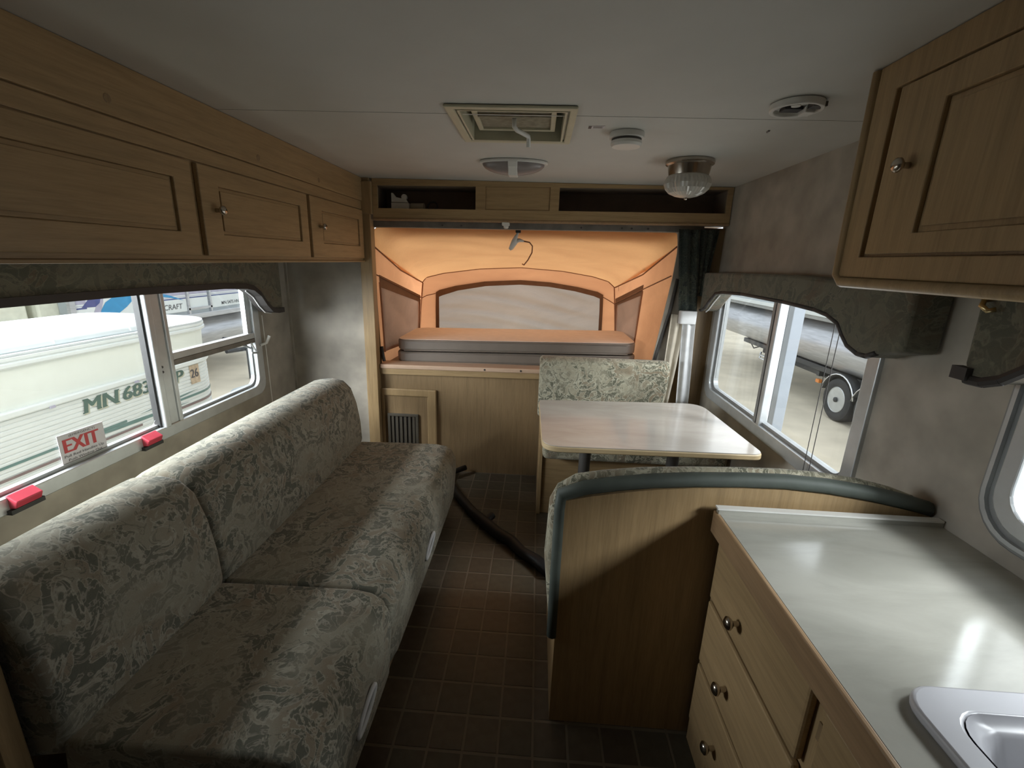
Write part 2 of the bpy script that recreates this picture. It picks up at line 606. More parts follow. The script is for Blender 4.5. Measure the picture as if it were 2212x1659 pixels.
ce = wall_grid('z', ZC, ZC + 0.03, -1.72, 1.17, -1.5, YB + 0.3, [(-0.282, 0.068, 1.578, 1.945)], 'ceiling', M['ceil'])
struct(MB().box(XL, XR, 1.648, 1.655, ZC - 0.0012, ZC).build('trim_1', M['ceil'])).__setitem__('label', 'fine seam across the grey ceiling')
W1 = (0.93, 2.60, 0.70, 1.38)
wall_grid('x', XW - 0.045, XW, 0.70, YB + 0.04, 0, ZC, [W1], 'wall_left', M['wall'])
struct(MB().box(XW, XL, YB, YB + 0.04, 0, ZC).build('wall_left_end', M['wall']))
struct(MB().box(XW, XL - 0.03, 0.66, 0.70, 0, ZC).build('wall_left_near', M['wall']))
struct(MB().box(XL - 0.045, XL, -1.5, 0.655, 0, ZC).build('wall_left_front', M['wall']))
W2 = (1.545, 2.88, 0.735, 1.41)
W3 = (0.33, 1.04, 0.93, 1.44)
wall_grid('x', XR, XR + 0.04, -1.5, YB + 0.04, 0, ZC, [W2, W3], 'wall_right', M['wall'])
struct(MB().box(XL - 0.04, XR, -1.54, -1.5, 0, ZC).build('wall_front', M['wall']))
# wall below and beside the bunk opening
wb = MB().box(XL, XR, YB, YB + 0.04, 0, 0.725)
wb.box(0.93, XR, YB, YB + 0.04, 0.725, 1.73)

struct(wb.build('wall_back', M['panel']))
struct(MB().prism([(-1.118, 0.725), (-1.056, 0.725), (-1.060, 0.86), (-1.084, 1.55), (-1.072, 1.64), (-1.066, 1.73), (-1.118, 1.73)], 'y', YB + 0.012, YB + 0.023).build('trim_8', M['wood_z']))['label'] = 'narrow jamb strip left of the bunk opening'
struct(MB().prism([(0.765, 0.725), (0.93, 0.725), (0.93, 1.73), (0.845, 1.73), (0.858, 1.64), (0.862, 1.58), (0.852, 1.42)], 'y', YB + 0.012, YB + 0.023).build('trim_7', M['wall']))['label'] = 'beige jamb panel right of the bunk opening'
# corner bead where slide wall meets its end wall
struct(MB().box(XW, XW + 0.014, YB - 0.014, YB, 0.45, 1.46).build('trim_2', M['wall']))
# far post of the slide-out opening, with the thicker head block
pt = MB().box(-1.14, -1.062, 2.93, YB, 0, ZC)
pt.box(-1.12, -1.046, 2.915, YB, 1.748, 1.935)
po = struct(pt.build('trim_3', M['wood_z'], bevel=0.004))
po['label'] = 'narrow oak post with a thicker head block'
pn = struct(MB().box(-1.30, -1.088, 0.655, 0.70, 0, ZC).build('trim_4', M['wood_z'], bevel=0.004))
pn['label'] = 'oak post at the near end of the sofa'
# header rail over the bunk opening
hd = struct(MB().box(-1.10, 1.0, 2.985, 3.035, 1.685, 1.726).xf(lambda x, y, z: (x, y, z + 0.012 * (x + 0.2))).build('trim_5', M['rail'], bevel=0.004))
hd['label'] = 'dark metal rail over the bunk opening'
for x in (-0.62, -0.50, 0.25, 0.50, 0.56, 0.66):
    MB().lathe([(0.006, 0), (0.006, 0.003), (0.003, 0.004)], (x, 2.985, 1.703 + 0.012 * (x + 0.2)), (0, -1, 0), 8).build('screw', M['dark'], hd)
sl = MB().box(-1.06, 0.93, 2.968, 3.10, 0.762, 0.792)
sl2 = MB().box(-1.06, 0.93, 2.978, 3.0, 0.722, 0.762)
tl = lambda x, y, z: (x, y, z + 0.012 * (x + 0.4))
sl = struct(sl.xf(tl).build('trim_6', M['sill'], bevel=0.006))
sl['label'] = 'wooden sill along the bunk edge with tent glow painted pinkish'
sl2.xf(tl).build('sill_lip', M['wood_x'], sl)
for x in (-0.335, -0.09):
    MB().lathe([(0.007, 0), (0.006, 0.003)], (x, 2.968, 0.777 + 0.012 * (x + 0.4)), (0, -1, 0), 8).build('screw', M['dark'], sl)


# ------------------------------------------------------------------ windows
def pane(axis, c, outline, parent, name='pane'):
    b = MB()
    b.prism(outline, axis, c - 0.0015, c + 0.0015)
    return b.build(name, M['glass'], parent)


# left slide window: fixed egress pane on the left, small sash with hopper on the right
w1 = MB().ring('x', XW - 0.03, XW + 0.014, rr(0.90, 2.635, 0.66, 1.42, 0.075), rr(0.955, 2.575, 0.715, 1.36, 0.055)).build('window_1', M['alu'], bevel=0.004)
struct(w1)
w1['label'] = 'aluminium framed slide-out window beside the sofa'
MB().ring('x', XW - 0.034, XW - 0.012, rr(0.94, 2.595, 0.70, 1.38, 0.06), rr(0.965, 2.565, 0.728, 1.35, 0.05)).build('inner_track', M['alu_dark'], w1)
mu = MB().box(XW - 0.03, XW + 0.02, 1.845, 1.875, 0.71, 1.37)
mu.box(XW - 0.03, XW + 0.006, 1.875, 1.935, 0.71, 1.37)
mu.box(XW - 0.03, XW + 0.012, 1.935, 1.958, 0.71, 1.37)
mu.build('mullion', M['alu'], w1, bevel=0.004)
MB().box(XW - 0.028, XW - 0.002, 1.835, 1.847, 0.715, 1.36).build('seal', M['seal'], w1)
for z in (0.962, 0.985):
    MB().lathe([(0.006, 0), (0.005, 0.003)], (XW + 0.006, 1.89, z), (1, 0, 0), 8).build('screw', M['dark'], w1)
cb = MB().box(XW - 0.028, XW + 0.010, 1.95, 2.575, 1.004, 1.036)
cb.build('crossbar', M['alu'], w1, bevel=0.003)
MB().box(XW - 0.028, XW + 0.012, 1.95, 2.575, 0.978, 1.004).build('lower_sash_rail', M['rail'], w1, bevel=0.003)
MB().box(XW - 0.028, XW - 0.005, 1.95, 1.972, 0.73, 0.978).build('sash_stile', M['alu_dark'], w1)
MB().box(XW - 0.028, XW - 0.002, 2.535, 2.575, 1.036, 1.37).build('upper_sash_stile', M['alu'], w1)
pane('x', XW - 0.024, rr(0.965, 1.84, 0.728, 1.35, 0.04), w1)
pane('x', XW - 0.024, rr(1.95, 2.54, 1.03, 1.36, 0.01), w1)
pane('x', XW - 0.030, rr(1.97, 2.565, 0.73, 0.985, 0.045), w1)
for y0, y1, nm in ((1.205, 1.285, 'near'), (1.715, 1.79, 'far')):
    la = MB().prism([(XW + 0.004, 0.672), (XW + 0.035, 0.676), (XW + 0.045, 0.70), (XW + 0.012, 0.722), (XW + 0.004, 0.716)], 'y', y0, y1)
    la = la.build('red_latch', M['red'], w1, bevel=0.003, label='red plastic emergency latch on the sill')
    MB().box(XW + 0.004, XW + 0.03, y0 - 0.01, y1 + 0.012, 0.658, 0.673).build('latch_base', M['seal'], la)
ar = MB().tube([(XW + 0.012, 2.53, 0.985), (XW + 0.02, 2.556, 0.93), (XW + 0.012, 2.576, 0.975)], 0.005, 6)
ar.tube([(XW + 0.014, 2.52, 0.925), (XW + 0.016, 2.585, 0.915)], 0.007, 6)
ar.build('hinge_arm', M['alu'], w1)
MB().tube([(XW - 0.01, 2.47, 0.985), (XW - 0.01, 2.57, 0.94)], 0.006, 6).build('stay_arm', M['alu_dark'], w1)
MB().tube([(XW + 0.016, 2.615, 0.955), (XW + 0.04, 2.64, 0.965), (XW + 0.05, 2.66, 1.005)], [0.008, 0.008, 0.01], 8).build('crank_handle', M['white_pl'], w1, label='small white crank handle')

st = MB().box(XW - 0.018, XW - 0.0165, 1.415, 1.590, 0.722, 0.836)
st.xf(lambda x, y, z: (x, y, z - 0.03 * (y - 1.48)))
st = st.build('exit_sign', M['sticker'])
tag(st, 'white sticker with red EXIT lettering on the sofa window pane', 'sign')
text_part('exit_lettering', 'EXIT', M['sticker_red'], st, (XW - 0.0164, 1.432, 0.766), (0, 1, -0.03), (0, 0, 1), 0.052, 0.132, 0.0, bold=0.0016)
text_part('small_print', '(EMERGENCY)', M['decal_ink'], st, (XW - 0.0164, 1.455, 0.822), (0, 1, -0.03), (0, 0, 1), 0.008, 0.10)
text_part('small_print', 'Pull Red Handles Up', M['decal_ink'], st, (XW - 0.0164, 1.426, 0.748), (0, 1, -0.03), (0, 0, 1), 0.010, 0.152)
text_part('small_print', 'Push Window Out', M['decal_ink'], st, (XW - 0.0164, 1.438, 0.732), (0, 1, -0.03), (0, 0, 1), 0.010, 0.13)

tag(MB().tube([(XW + 0.02, 2.655, 1.13), (XW + 0.02, 2.66, 0.90), (XW + 0.022, 2.662, 0.56)], 0.0025, 6).build('blind_cord', M['white_pl']),
    'thin white blind cord hanging beside the sofa window', 'cord')

# right dinette window
w2 = MB().ring('x', XR - 0.014, XR + 0.03, rr(1.500, 2.935, 0.692, 1.45, 0.09), rr(1.560, 2.865, 0.752, 1.395, 0.06)).build('window_2', M['alu'], bevel=0.004)
struct(w2)
w2['label'] = 'aluminium framed sliding window over the dinette table'
MB().ring('x', XR + 0.006, XR + 0.034, rr(1.545, 2.88, 0.735, 1.41, 0.07), rr(1.575, 2.842, 0.768, 1.38, 0.055)).build('inner_track', M['alu_dark'], w2)
mu = MB().box(XR - 0.006, XR + 0.03, 2.205, 2.222, 0.75, 1.40)
mu.build('seal', M['seal'], w2)
MB().box(XR - 0.012, XR + 0.03, 2.175, 2.205, 0.75, 1.40).build('mullion', M['alu'], w2, bevel=0.004)
MB().box(XR - 0.008, XR + 0.02, 2.222, 2.245, 0.75, 1.40).build('sash_stile', M['alu_dark'], w2, bevel=0.003)
pane('x', XR + 0.022, rr(1.575, 2.205, 0.768, 1.38, 0.04), w2)
pane('x', XR + 0.016, rr(2.222, 2.842, 0.768, 1.38, 0.04), w2)
# kitchen window at the right edge of the view
w3 = MB().ring('x', XR - 0.012, XR + 0.03, rr(0.28, 1.085, 0.885, 1.49, 0.11), rr(0.335, 1.03, 0.94, 1.43, 0.085)).build('window_3', M['alu_dark'], bevel=0.004)
struct(w3)
w3['label'] = 'aluminium framed window over the kitchen counter'
MB().ring('x', XR - 0.022, XR - 0.010, rr(0.295, 1.07, 0.90, 1.475, 0.10), rr(0.305, 1.06, 0.91, 1.465, 0.095)).build('frame_bead', M['alu'], w3)
MB().ring('x', XR - 0.020, XR + 0.034, rr(0.32, 1.045, 0.925, 1.445, 0.085), rr(0.36, 1.005, 0.965, 1.405, 0.065)).build('inner_frame', M['alu'], w3, bevel=0.004)
pane('x', XR + 0.02, rr(0.355, 1.01, 0.96, 1.41, 0.06), w3)
bc = MB()
for y in (1.735, 1.700):
    bc.tube([(XR - 0.03, y, 1.38), (XR - 0.028, y + 0.004, 1.0), (XR - 0.03, y, 0.69)], 0.0016, 5)
tag(bc.build('blind_cord', M['dark']), 'pair of thin dark blind cords in front of the dinette window', 'cord')

# ------------------------------------------------------------------ overhead cabinet along the left
oc = thing('overhead_cabinet', 'long oak overhead cabinet with three doors above the sofa', 'cabinet', (-1.33, 1.83, 1.465))
MB().box(-1.56, XL, 0.705, 2.928, 1.468, ZC - 0.001).build('body', M['wood_y'], oc)
MB().box(XL, XL + 0.014, 0.705, 2.928, 1.822, ZC - 0.001).build('fascia_board', M['wood_y'], oc, bevel=0.003)
MB().box(XL, XL + 0.007, 0.705, 2.928, 1.772, 1.820).build('top_rail', M['wood_y'], oc, bevel=0.002)
MB().box(XL - 0.40, XL + 0.012, 0.705, 2.928, 1.458, 1.468).build('bottom_lip', M['wood_y'], oc, bevel=0.003)
for (u0, u1, p0, p1, ku) in ((0.73, 1.478, 0.80, 1.402, 0.765), (1.508, 2.212, 1.60, 2.145, 1.572), (2.240, 2.905, 2.36, 2.845, 2.325)):
    d = panel_door(oc, 'x', XL, 1, u0, u1, 1.482, 1.766, p0, p1, 1.553, 1.708, M['wood_y'], M['wood_y'])
    knob(d, (XL + 0.018, ku, 1.63), (1, 0, 0))
for y, z in ((1.226, 1.86), (1.86, 1.85), (2.36, 1.85)):
    MB().lathe([(0.012, 0), (0.010, 0.0012)], (XL + 0.014, y, z), (1, 0, 0), 10).build('wood_plug', M['panel'], oc)


# ------------------------------------------------------------------ valances
def valance(name, label, x0, x1, poly, welt_pts, loc, lining=None):
    t = thing(name, label, 'valance', loc)
    MB().prism(poly, 'x', x0, x1).build('padded_board', M['valance'], t, bevel=0.012, seg=3, smooth=40)
    return t


bot = [(0.705, 1.318), (1.7, 1.325), (2.20, 1.320), (2.38, 1.310), (2.44, 1.298), (2.50, 1.262), (2.55, 1.205), (2.60, 1.165), (2.66, 1.152), (2.72, 1.152)]
v1 = valance('window_valance', 'long dark sage fabric valance with scrolled end over the sofa window', -1.63, -1.555,
             bot + [(2.72, 1.452), (0.705, 1.452)], None, (-1.6, 1.7, 1.15))
wl = MB()
for i in range(len(bot) - 1):
    (a0, b0), (a1, b1) = bot[i], bot[i + 1]
    wl.add([(-1.634, a0, b0 - 0.004), (-1.634, a1, b1 - 0.004), (-1.634, a1, b1 + 0.024), (-1.634, a0, b0 + 0.024),
            (-1.548, a0, b0 - 0.004), (-1.548, a1, b1 - 0.004), (-1.548, a1, b1 + 0.024), (-1.548, a0, b0 + 0.024)],
           [(0, 1, 2, 3), (4, 7, 6, 5), (0, 4, 5, 1), (3, 2, 6, 7)])
wl.build('welt', M['welt'], v1, label='black band along the scalloped lower edge')
ed = MB()
for i in range(4, len(bot) - 2):
    (a0, b0), (a1, b1) = bot[i], bot[i + 1]
    ed.tube([(-1.60, a0, b0 - 0.008), (-1.60, a1, b1 - 0.008)], 0.004, 6)
ed.build('lining_edge', M['lining'], v1, label='white lining showing at the scroll')

botr = [(1.305, 1.285), (1.36, 1.272), (1.40, 1.262), (1.435, 1.246), (1.475, 1.245), (1.53, 1.262), (1.565, 1.290), (1.60, 1.325), (1.67, 1.347), (1.75, 1.357),
        (1.97, 1.366), (2.38, 1.370), (2.62, 1.362), (2.72, 1.350), (2.80, 1.300), (2.86, 1.255), (2.90, 1.236), (2.935, 1.232)]
v2 = valance('window_valance', 'dark sage fabric valance with scalloped ends over the dinette window', 1.02, 1.125,
             botr + [(2.935, 1.465), (2.5, 1.474), (1.98, 1.480), (1.305, 1.460)], None, (1.08, 2.1, 1.24))
wl = MB()
for i in range(2, len(botr) - 1):
    (a0, b0), (a1, b1) = botr[i], botr[i + 1]
    wl.tube([(1.025, a0, b0 + 0.004), (1.025, a1, b1 + 0.004)], 0.009, 8)
wl.build('welt', M['welt'], v2, smooth='all', label='dark welt along the lower edge')
ed = MB()
for i in range(13, len(botr) - 2):
    (a0, b0), (a1, b1) = botr[i], botr[i + 1]
    ed.tube([(1.05, a0, b0 - 0.006), (1.05, a1, b1 - 0.006)], 0.004, 6)
ed.build('lining_edge', M['lining'], v2, label='white lining at the far scroll')

botk = [(0.20, 1.36), (0.30, 1.37), (0.6, 1.375), (0.85, 1.37), (0.93, 1.345), (0.975, 1.315), (1.02, 1.280), (1.06, 1.264), (1.10, 1.262)]
v3 = valance('window_valance', 'dark sage fabric valance with brass hook over the kitchen window', 1.02, 1.125,
             botk + [(1.115, 1.30), (1.122, 1.462), (0.20, 1.462)], None, (1.08, 0.66, 1.26))
wl = MB()
for i in range(len(botk) - 1):
    (a0, b0), (a1, b1) = botk[i], botk[i + 1]
    wl.tube([(1.025, a0, b0 + 0.002), (1.025, a1, b1 + 0.002)], 0.013, 8)
wl.box(1.005, 1.03, 1.085, 1.125, 1.262, 1.292)
wl.build('welt', M['welt'], v3, smooth=40, label='thick dark welt along the lower edge')
MB().tube([(1.018, 1.088, 1.452), (1.0, 1.088, 1.448), (0.992, 1.082, 1.436), (0.998, 1.072, 1.426), (1.008, 1.064, 1.43)], 0.006, 8).build('brass_hook', M['gold'], v3, smooth='all', label='small brass hook')

# ------------------------------------------------------------------ upper right kitchen cabinet
uc = thing('overhead_cabinet', 'dark oak kitchen wall cabinet with one knob over the counter', 'cabinet', (0.95, 0.5, 1.47))
XC = 0.771
MB().box(XC + 0.018, XR - 0.001, -0.30, 1.25, 1.487, ZC - 0.001).build('body', M['wood_y'], uc)
fr = MB().ring('x', XC, XC + 0.018, [(-0.30, 1.487), (1.25, 1.487), (1.25, ZC - 0.001), (-0.30, ZC - 0.001)],
               [(0.35, 1.535), (1.185, 1.535), (1.185, 1.895), (0.35, 1.895)])
fr.build('face_frame', M['wood_z'], uc, bevel=0.003)
MB().tube([(XC + 0.004, -0.30, 1.476), (XC + 0.004, 1.235, 1.474), (XC + 0.004, 1.256, 1.492), (XC + 0.004, 1.258, 1.60), (XC + 0.004, 1.262, ZC - 0.004)], 0.013, 8).build('edge_moulding', M['wood_z'], uc, smooth='all')
d = panel_door(uc, 'x', XC + 0.012, -1, 0.37, 1.160, 1.541, 1.888, 0.46, 1.030, 1.582, 1.832, M['wood_z'], M['wood_z'])
knob(d, (XC - 0.006, 1.083, 1.719), (-1, 0, 0), 0.015)
MB().box(XC + 0.012, XC + 0.017, 0.35, 1.185, 1.535, 1.895).build('door_recess', M['panel'], uc)

# ------------------------------------------------------------------ open shelf unit over the bunk opening
TL = lambda x, y, z: (x, y, z + 0.012 * (x + 0.3))
sh = thing('shelf_unit', 'shallow oak shelf unit with two open cubbies above the bunk opening', 'shelf', (0.04, 3.05, 1.725))
X0, X1 = -1.045, 1.125
fr = MB()
for a, b2, c0, c1 in ((X0, X1, 1.735, 1.793), (X0, X1, 1.925, 1.975), (X0, X0 + 0.03, 1.793, 1.925), (-0.405, -0.345, 1.793, 1.925), (0.048, 0.103, 1.793, 1.925), (1.095, X1, 1.793, 1.925)):
    fr.box(a, b2, 2.94, 2.958, c0, c1)
fr.xf(lambda x, y, z: (x, y, min(z + 0.012 * (x + 0.3), ZC - 0.002)))
fr.build('face_frame', M['wood_x'], sh)
MB().box(-0.345, 0.048, 2.946, 2.956, 1.793, 1.925).xf(TL).build('centre_panel', M['wood_x'], sh, bevel=0.002)
MB().box(X0, X1, 2.935, 3.2, 1.722, 1.735).xf(TL).build('bottom_board', M['edge_wood'], sh, bevel=0.003)
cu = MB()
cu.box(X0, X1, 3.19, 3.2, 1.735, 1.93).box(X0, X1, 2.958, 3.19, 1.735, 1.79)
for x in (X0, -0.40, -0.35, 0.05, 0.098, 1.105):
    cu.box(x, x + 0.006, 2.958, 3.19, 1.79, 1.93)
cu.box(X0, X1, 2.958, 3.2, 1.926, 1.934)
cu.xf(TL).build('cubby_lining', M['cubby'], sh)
struct(MB().box(XL, XR, 3.2, 3.24, 1.70, ZC).build('wall_back_upper', M['wall']))
# clutter in the left cubby: a pale box, a roll of paper and a coil of cable
z0 = 1.786
bx = thing('parts_box', 'small white box with loose parts in the left cubby of shelf unit', 'box', (-0.86, 3.06, z0))
MB().box(-0.955, -0.84, 3.02, 3.10, z0, z0 + 0.042).build('box_body', M['white_pl'], bx, bevel=0.003)
MB().prism([(-0.955, z0 + 0.046), (-0.85, z0 + 0.046), (-0.86, z0 + 0.062), (-0.925, z0 + 0.076), (-0.945, z0 + 0.10), (-0.955, z0 + 0.10)], 'y', 3.03, 3.045).build('torn_flap', M['white_pl'], bx)
MB().lathe([(0.012, 0), (0.018, 0.001), (0.018, 0.02), (0.012, 0.021)], (-0.875, 3.035, z0 + 0.078), (0, 1, 0), 16).build('ring', M['white_pl'], bx, smooth=40)
tag(MB().tube([(-0.835, 3.06, z0 + 0.024), (-0.75, 3.05, z0 + 0.024)], 0.022, 14).build('paper_roll', M['beige_cloth'], smooth=40), 'short beige paper roll beside white box in the left cubby', 'roll')
cp = []
for i in range(40):
    a = i / 40 * 4 * PI
    cp.append((-0.705 + 0.03 * math.cos(a), 3.09 + 0.015 * math.sin(a), z0 + 0.035 + 0.026 * math.sin(a)))
tag(MB().tube(cp, 0.005, 6).build('cable_coil', M['dark'], smooth='all'), 'small dark cable coil lying right of paper roll in cubby', 'cable')
# white catch on the header
hc = thing('header_catch', 'small white plastic catch under the shelf unit', 'catch', (-0.215, 2.955, 1.70))
MB().box(-0.24, -0.195, 2.935, 2.985, 1.705, 1.724).build('catch_plate', M['white_pl'], hc, bevel=0.004)
MB().lathe([(0.014, 0), (0.016, 0.012), (0.010, 0.02)], (-0.215, 2.955, 1.708), (0, 0, -1), 12).build('catch_button', M['white_pl'], hc, smooth=40)


# ------------------------------------------------------------------ tent bunk
def lerp(a, b, t):
    return tuple(x + (y - x) * t for x, y in zip(a, b))


def resample(pts, n):
    d = [0]
    for i in range(1, len(pts)):
        d.append(d[-1] + math.dist(pts[i], pts[i - 1]))
    out = []
    for k in range(n + 1):
        s = d[-1] * k / n
        i = 0
        while i < len(d) - 2 and d[i + 1] < s:
            i += 1
        out.append(lerp(pts[i], pts[i + 1], (s - d[i]) / (d[i + 1] - d[i] or 1)))
    return out


YE = 3.90
OUT = [(-1.02, .76), (-1.0, 1.1), (-.987, 1.29), (-.95, 1.335), (-.80, 1.375), (-.5, 1.42), (-.15, 1.443), (.2, 1.425), (.45, 1.39), (.58, 1.355), (.64, 1.305), (.66, 1.12), (.68, .76)]
INN = [(-.872, .88), (-.872, 1.08), (-.869, 1.215), (-.84, 1.235), (-.7, 1.275), (-.45, 1.32), (-.15, 1.342), (.1, 1.332), (.33, 1.302), (.5, 1.268), (.548, 1.245), (.555, 1.1), (.561, .90)]
IN2 = [(-.842, .88), (-.842, 1.08), (-.842, 1.178), (-.81, 1.192), (-.68, 1.236), (-.44, 1.282), (-.15, 1.304), (.09, 1.295), (.31, 1.266), (.47, 1.232), (.522, 1.212), (.528, 1.1), (.533, .90)]
te = thing('tent_bunk', 'orange canvas tent end over the fold-out bunk', 'tent', (-0.1, 3.45, 0.74))
MB().box(-1.12, 0.93, 3.04, 3.96, 0.735, 0.765).build('bunk_board', M['panel'], te)
front = resample([(-1.092, 1.565), (-1.085, 1.66), (-1.0, 1.712), (-.3, 1.716), (.5, 1.722), (.82, 1.716), (.868, 1.68), (.878, 1.628)], 48)
back = resample(OUT[2:11], 48)


def roof(s, t):
    i = min(int(s * 48 + 0.001), 48)
    (x0, z0), (x1, z1) = front[i], back[i]
    e = math.sin(PI * t)
    return (x0 + (x1 - x0) * t, 3.025 + (YE - 3.025) * t, z0 + (z1 - z0) * t - 0.022 * e + 0.010 * e * math.sin(7 * s * PI + 5 * t) * abs(s - 0.5) + 0.0045 * e * math.sin(20 * t + 7 * math.sin(4 * s)) * (1.2 - s) + 0.003 * e * math.sin(34 * t - 16 * s))


MB().grid(roof, 48, 36).build('roof_canvas', M['roof_canvas'], te, smooth='all')


def strip3(a, b, ya, yb):
    q = MB()
    n = len(a)
    q.add([(x, ya, z) for x, z in a] + [(x, yb, z) for x, z in b], [(i, i + 1, n + i + 1, n + i) for i in range(n - 1)])
    return q


strip3(OUT, INN, YE, YE).build('end_wall_canvas', M['wall_canvas'], te, smooth='all')
strip3(INN, IN2, YE - 0.006, YE - 0.006).build('window_binding', M['border'], te, solid=0.004)
fp = [(x, z) for x, z in INN]


def flapf(s, t):
    top = resample(INN[2:11], 60)
    i = min(int(s * 60 + 0.001), 60)
    x, z = top[i]
    w = (0.010 * math.sin(22 * t - 9 * s + 1.5 * math.sin(5 * s)) + 0.004 * math.sin(40 * t - 22 * s)) * min(1, 4 * t, 4 * (1 - s), 0.3 + 3 * s)
    return (x * 1.004, YE + 0.016 + w, z + 0.006 - (z + 0.006 - 0.89) * t)


MB().grid(flapf, 60, 26).build('window_flap', M['flap'], te, smooth='all')


def side(A0, A1, B0, B1, wt, sg):
    """A: front top/bottom (x, z), B: back top/bottom"""
    ya, yb = 3.025, YE

    def Pt(t, s, off=0.0):
        x0, z0 = lerp(A0, A1, s)
        x1, z1 = lerp(B0, B1, s)
        return (x0 + (x1 - x0) * t + off * sg, ya + (yb - ya) * t, z0 + (z1 - z0) * t)
    t0, t1, s0, s1 = wt
    q = MB()
    for a0, a1, b0, b1 in ((0, t0 + .03, 0, 1), (t1 - .03, 1, 0, 1), (t0 + .03, t1 - .03, 0, s0 + .03), (t0 + .03, t1 - .03, s1 - .03, 1)):
        q.grid(lambda a, b: Pt(a0 + (a1 - a0) * a, b0 + (b1 - b0) * b), 8, 6)
    q.build('side_wall_canvas', M['wall_canvas'], te, smooth='all')
    MB().grid(lambda a, b: Pt(t0 + (t1 - t0) * a, s0 + (s1 - s0) * b, 0.008 + 0.004 * math.sin(6 * a + 4 * b)), 10, 8).build('side_window_flap', M['flap_side'], te, smooth='all', solid=0.002)
    q = MB()
    q.grid(lambda a, b: Pt(t0 + (t1 - t0) * a, s0 - 0.06 + 0.10 * b, 0.014), 8, 1)
    q.build('side_window_binding', M['border'], te, solid=0.004)
    for tt in (t0, t1):
        MB().tube([Pt(tt, s0 + (s1 - s0) * k / 8, 0.012) for k in range(9)], 0.006, 6).build('side_window_piping', M['seam'], te)
    return Pt


sl_ = side((-1.092, 1.565), (-1.06, 0.755), (-.987, 1.29), (-1.02, .755), (0.05, 0.92, 0.28, 0.88), 1)
sr_ = side((.878, 1.628), (.775, 0.755), (.64, 1.305), (.69, .755), (0.42, 0.95, 0.24, 0.86), -1)
q = MB()
q.tube([(-1.088, 3.03, 1.563), (-1.035, 3.45, 1.40), (-.98, YE - 0.01, 1.292)], 0.005, 6)
q.tube([(.872, 3.03, 1.626), (.76, 3.45, 1.43), (.632, YE - 0.01, 1.305)], 0.005, 6)
q.tube([(x, YE - 0.008, z) for x, z in OUT[2:11]], 0.004, 6)
q.tube([(-.98, YE - .008, 1.29), (-1.0, YE - .008, 1.1), (-1.015, YE - .008, .9)], 0.006, 6)
q.tube([(.635, YE - .008, 1.3), (.655, YE - .008, 1.12), (.675, YE - .008, .92)], 0.005, 6)
q.tube([sl_(0.0, 0.23, 0.01), sl_(0.05, 0.235, 0.02), sl_(0.95, 0.25, 0.02), (-.95, YE - .01, 1.185), (-.872, YE - .01, 1.205)], 0.004, 6)
q.tube([sr_(0.0, 0.22, 0.01), sr_(0.4, 0.23, 0.02), sr_(0.96, 0.25, 0.02), (.60, YE - .01, 1.20), (.55, YE - .01, 1.225)], 0.004, 6)
q.build('seam_piping', M['seam'], te, smooth='all', label='brown seam piping')
q = MB().tube([(.885, 3.012, 1.42), (.86, 3.012, 1.2), (.81, 3.012, .95), (.795, 3.012, .86)], 0.012, 8)
q.build('edge_shade_strip', M['dark'], te, smooth='all', label='dark strip painting shade along the canvas edge')  # dark tube drawn in place of shade on the canvas edge
q = MB().tube([(-1.052, 3.01, .90), (-1.045, 3.01, .83), (-1.035, 3.0, .80)], 0.012, 8)
q.build('corner_latch', M['dark'], te, smooth='all', label='dark corner latch')

mt = thing('folded_mattress', 'folded bunk mattress with canvas glow painted on top and grey sides inside tent', 'mattress', (-0.15, 3.42, 0.78))
TM = lambda x, y, z: (x, y, z + 0.024 * (x + 0.15))
for nm, a, b2, ins in (('lower_fold', 0.788, 0.864, 0.0), ('upper_fold', 0.872, 0.950, 0.005)):
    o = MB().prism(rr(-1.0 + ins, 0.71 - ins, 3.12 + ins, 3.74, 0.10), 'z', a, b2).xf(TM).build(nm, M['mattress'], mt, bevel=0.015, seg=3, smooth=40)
MB().prism(rr(-0.988, 0.698, 3.134, 3.73, 0.09), 'z', 0.9505, 0.9525).xf(TM).build('lit_top_face', M['mat_top'], mt, label='top face with the canvas glow painted peach')
pip = MB()
for z in (0.794, 0.858, 0.878, 0.944):
    pip.tube([(x, y, z + 0.024 * (x + 0.15)) for x, y in ((-0.93, 3.117), (-0.4, 3.117), (0.1, 3.117), (0.64, 3.117))], 0.004, 6)
pip.build('piping', M['mattress'], mt, smooth='all')

# clip lamp hanging in the bunk
cl = thing('clip_lamp', 'small white clip lamp hanging from a black hook in the tent', 'lamp', (-0.14, 3.1, 1.60))
MB().box(-0.162, -0.128, 3.075, 3.105, 1.672, 1.70).build('hook', M['black'], cl, bevel=0.004)
MB().tube([(-0.145, 3.09, 1.674), (-0.158, 3.1, 1.65), (-0.168, 3.1, 1.615), (-0.192, 3.1, 1.57), (-0.187, 3.1, 1.565)], [0.006, 0.012, 0.022, 0.014, 0.008], 10).build('lamp_head', M['white_pl'], cl, smooth='all')
MB().tube([(-0.165, 3.1, 1.618), (-0.135, 3.1, 1.628), (-0.105, 3.1, 1.622)], [0.016, 0.012, 0.006], 8).build('lamp_arm', M['white_pl'], cl, smooth='all')
MB().tube([(-0.106, 3.1, 1.622), (-0.07, 3.12, 1.617), (-0.05, 3.15, 1.595), (-0.052, 3.2, 1.555), (-0.08, 3.3, 1.505), (-0.11, 3.42, 1.47), (-0.125, 3.5, 1.475)], 0.0045, 8).build('cord', M['seam'], cl, smooth='all')


# ------------------------------------------------------------------ curtain at the right of the opening
ct = thing('curtain', 'dark green curtain gathered in a white tieback beside the bunk opening', 'curtain', (0.97, 2.95, 0.62))


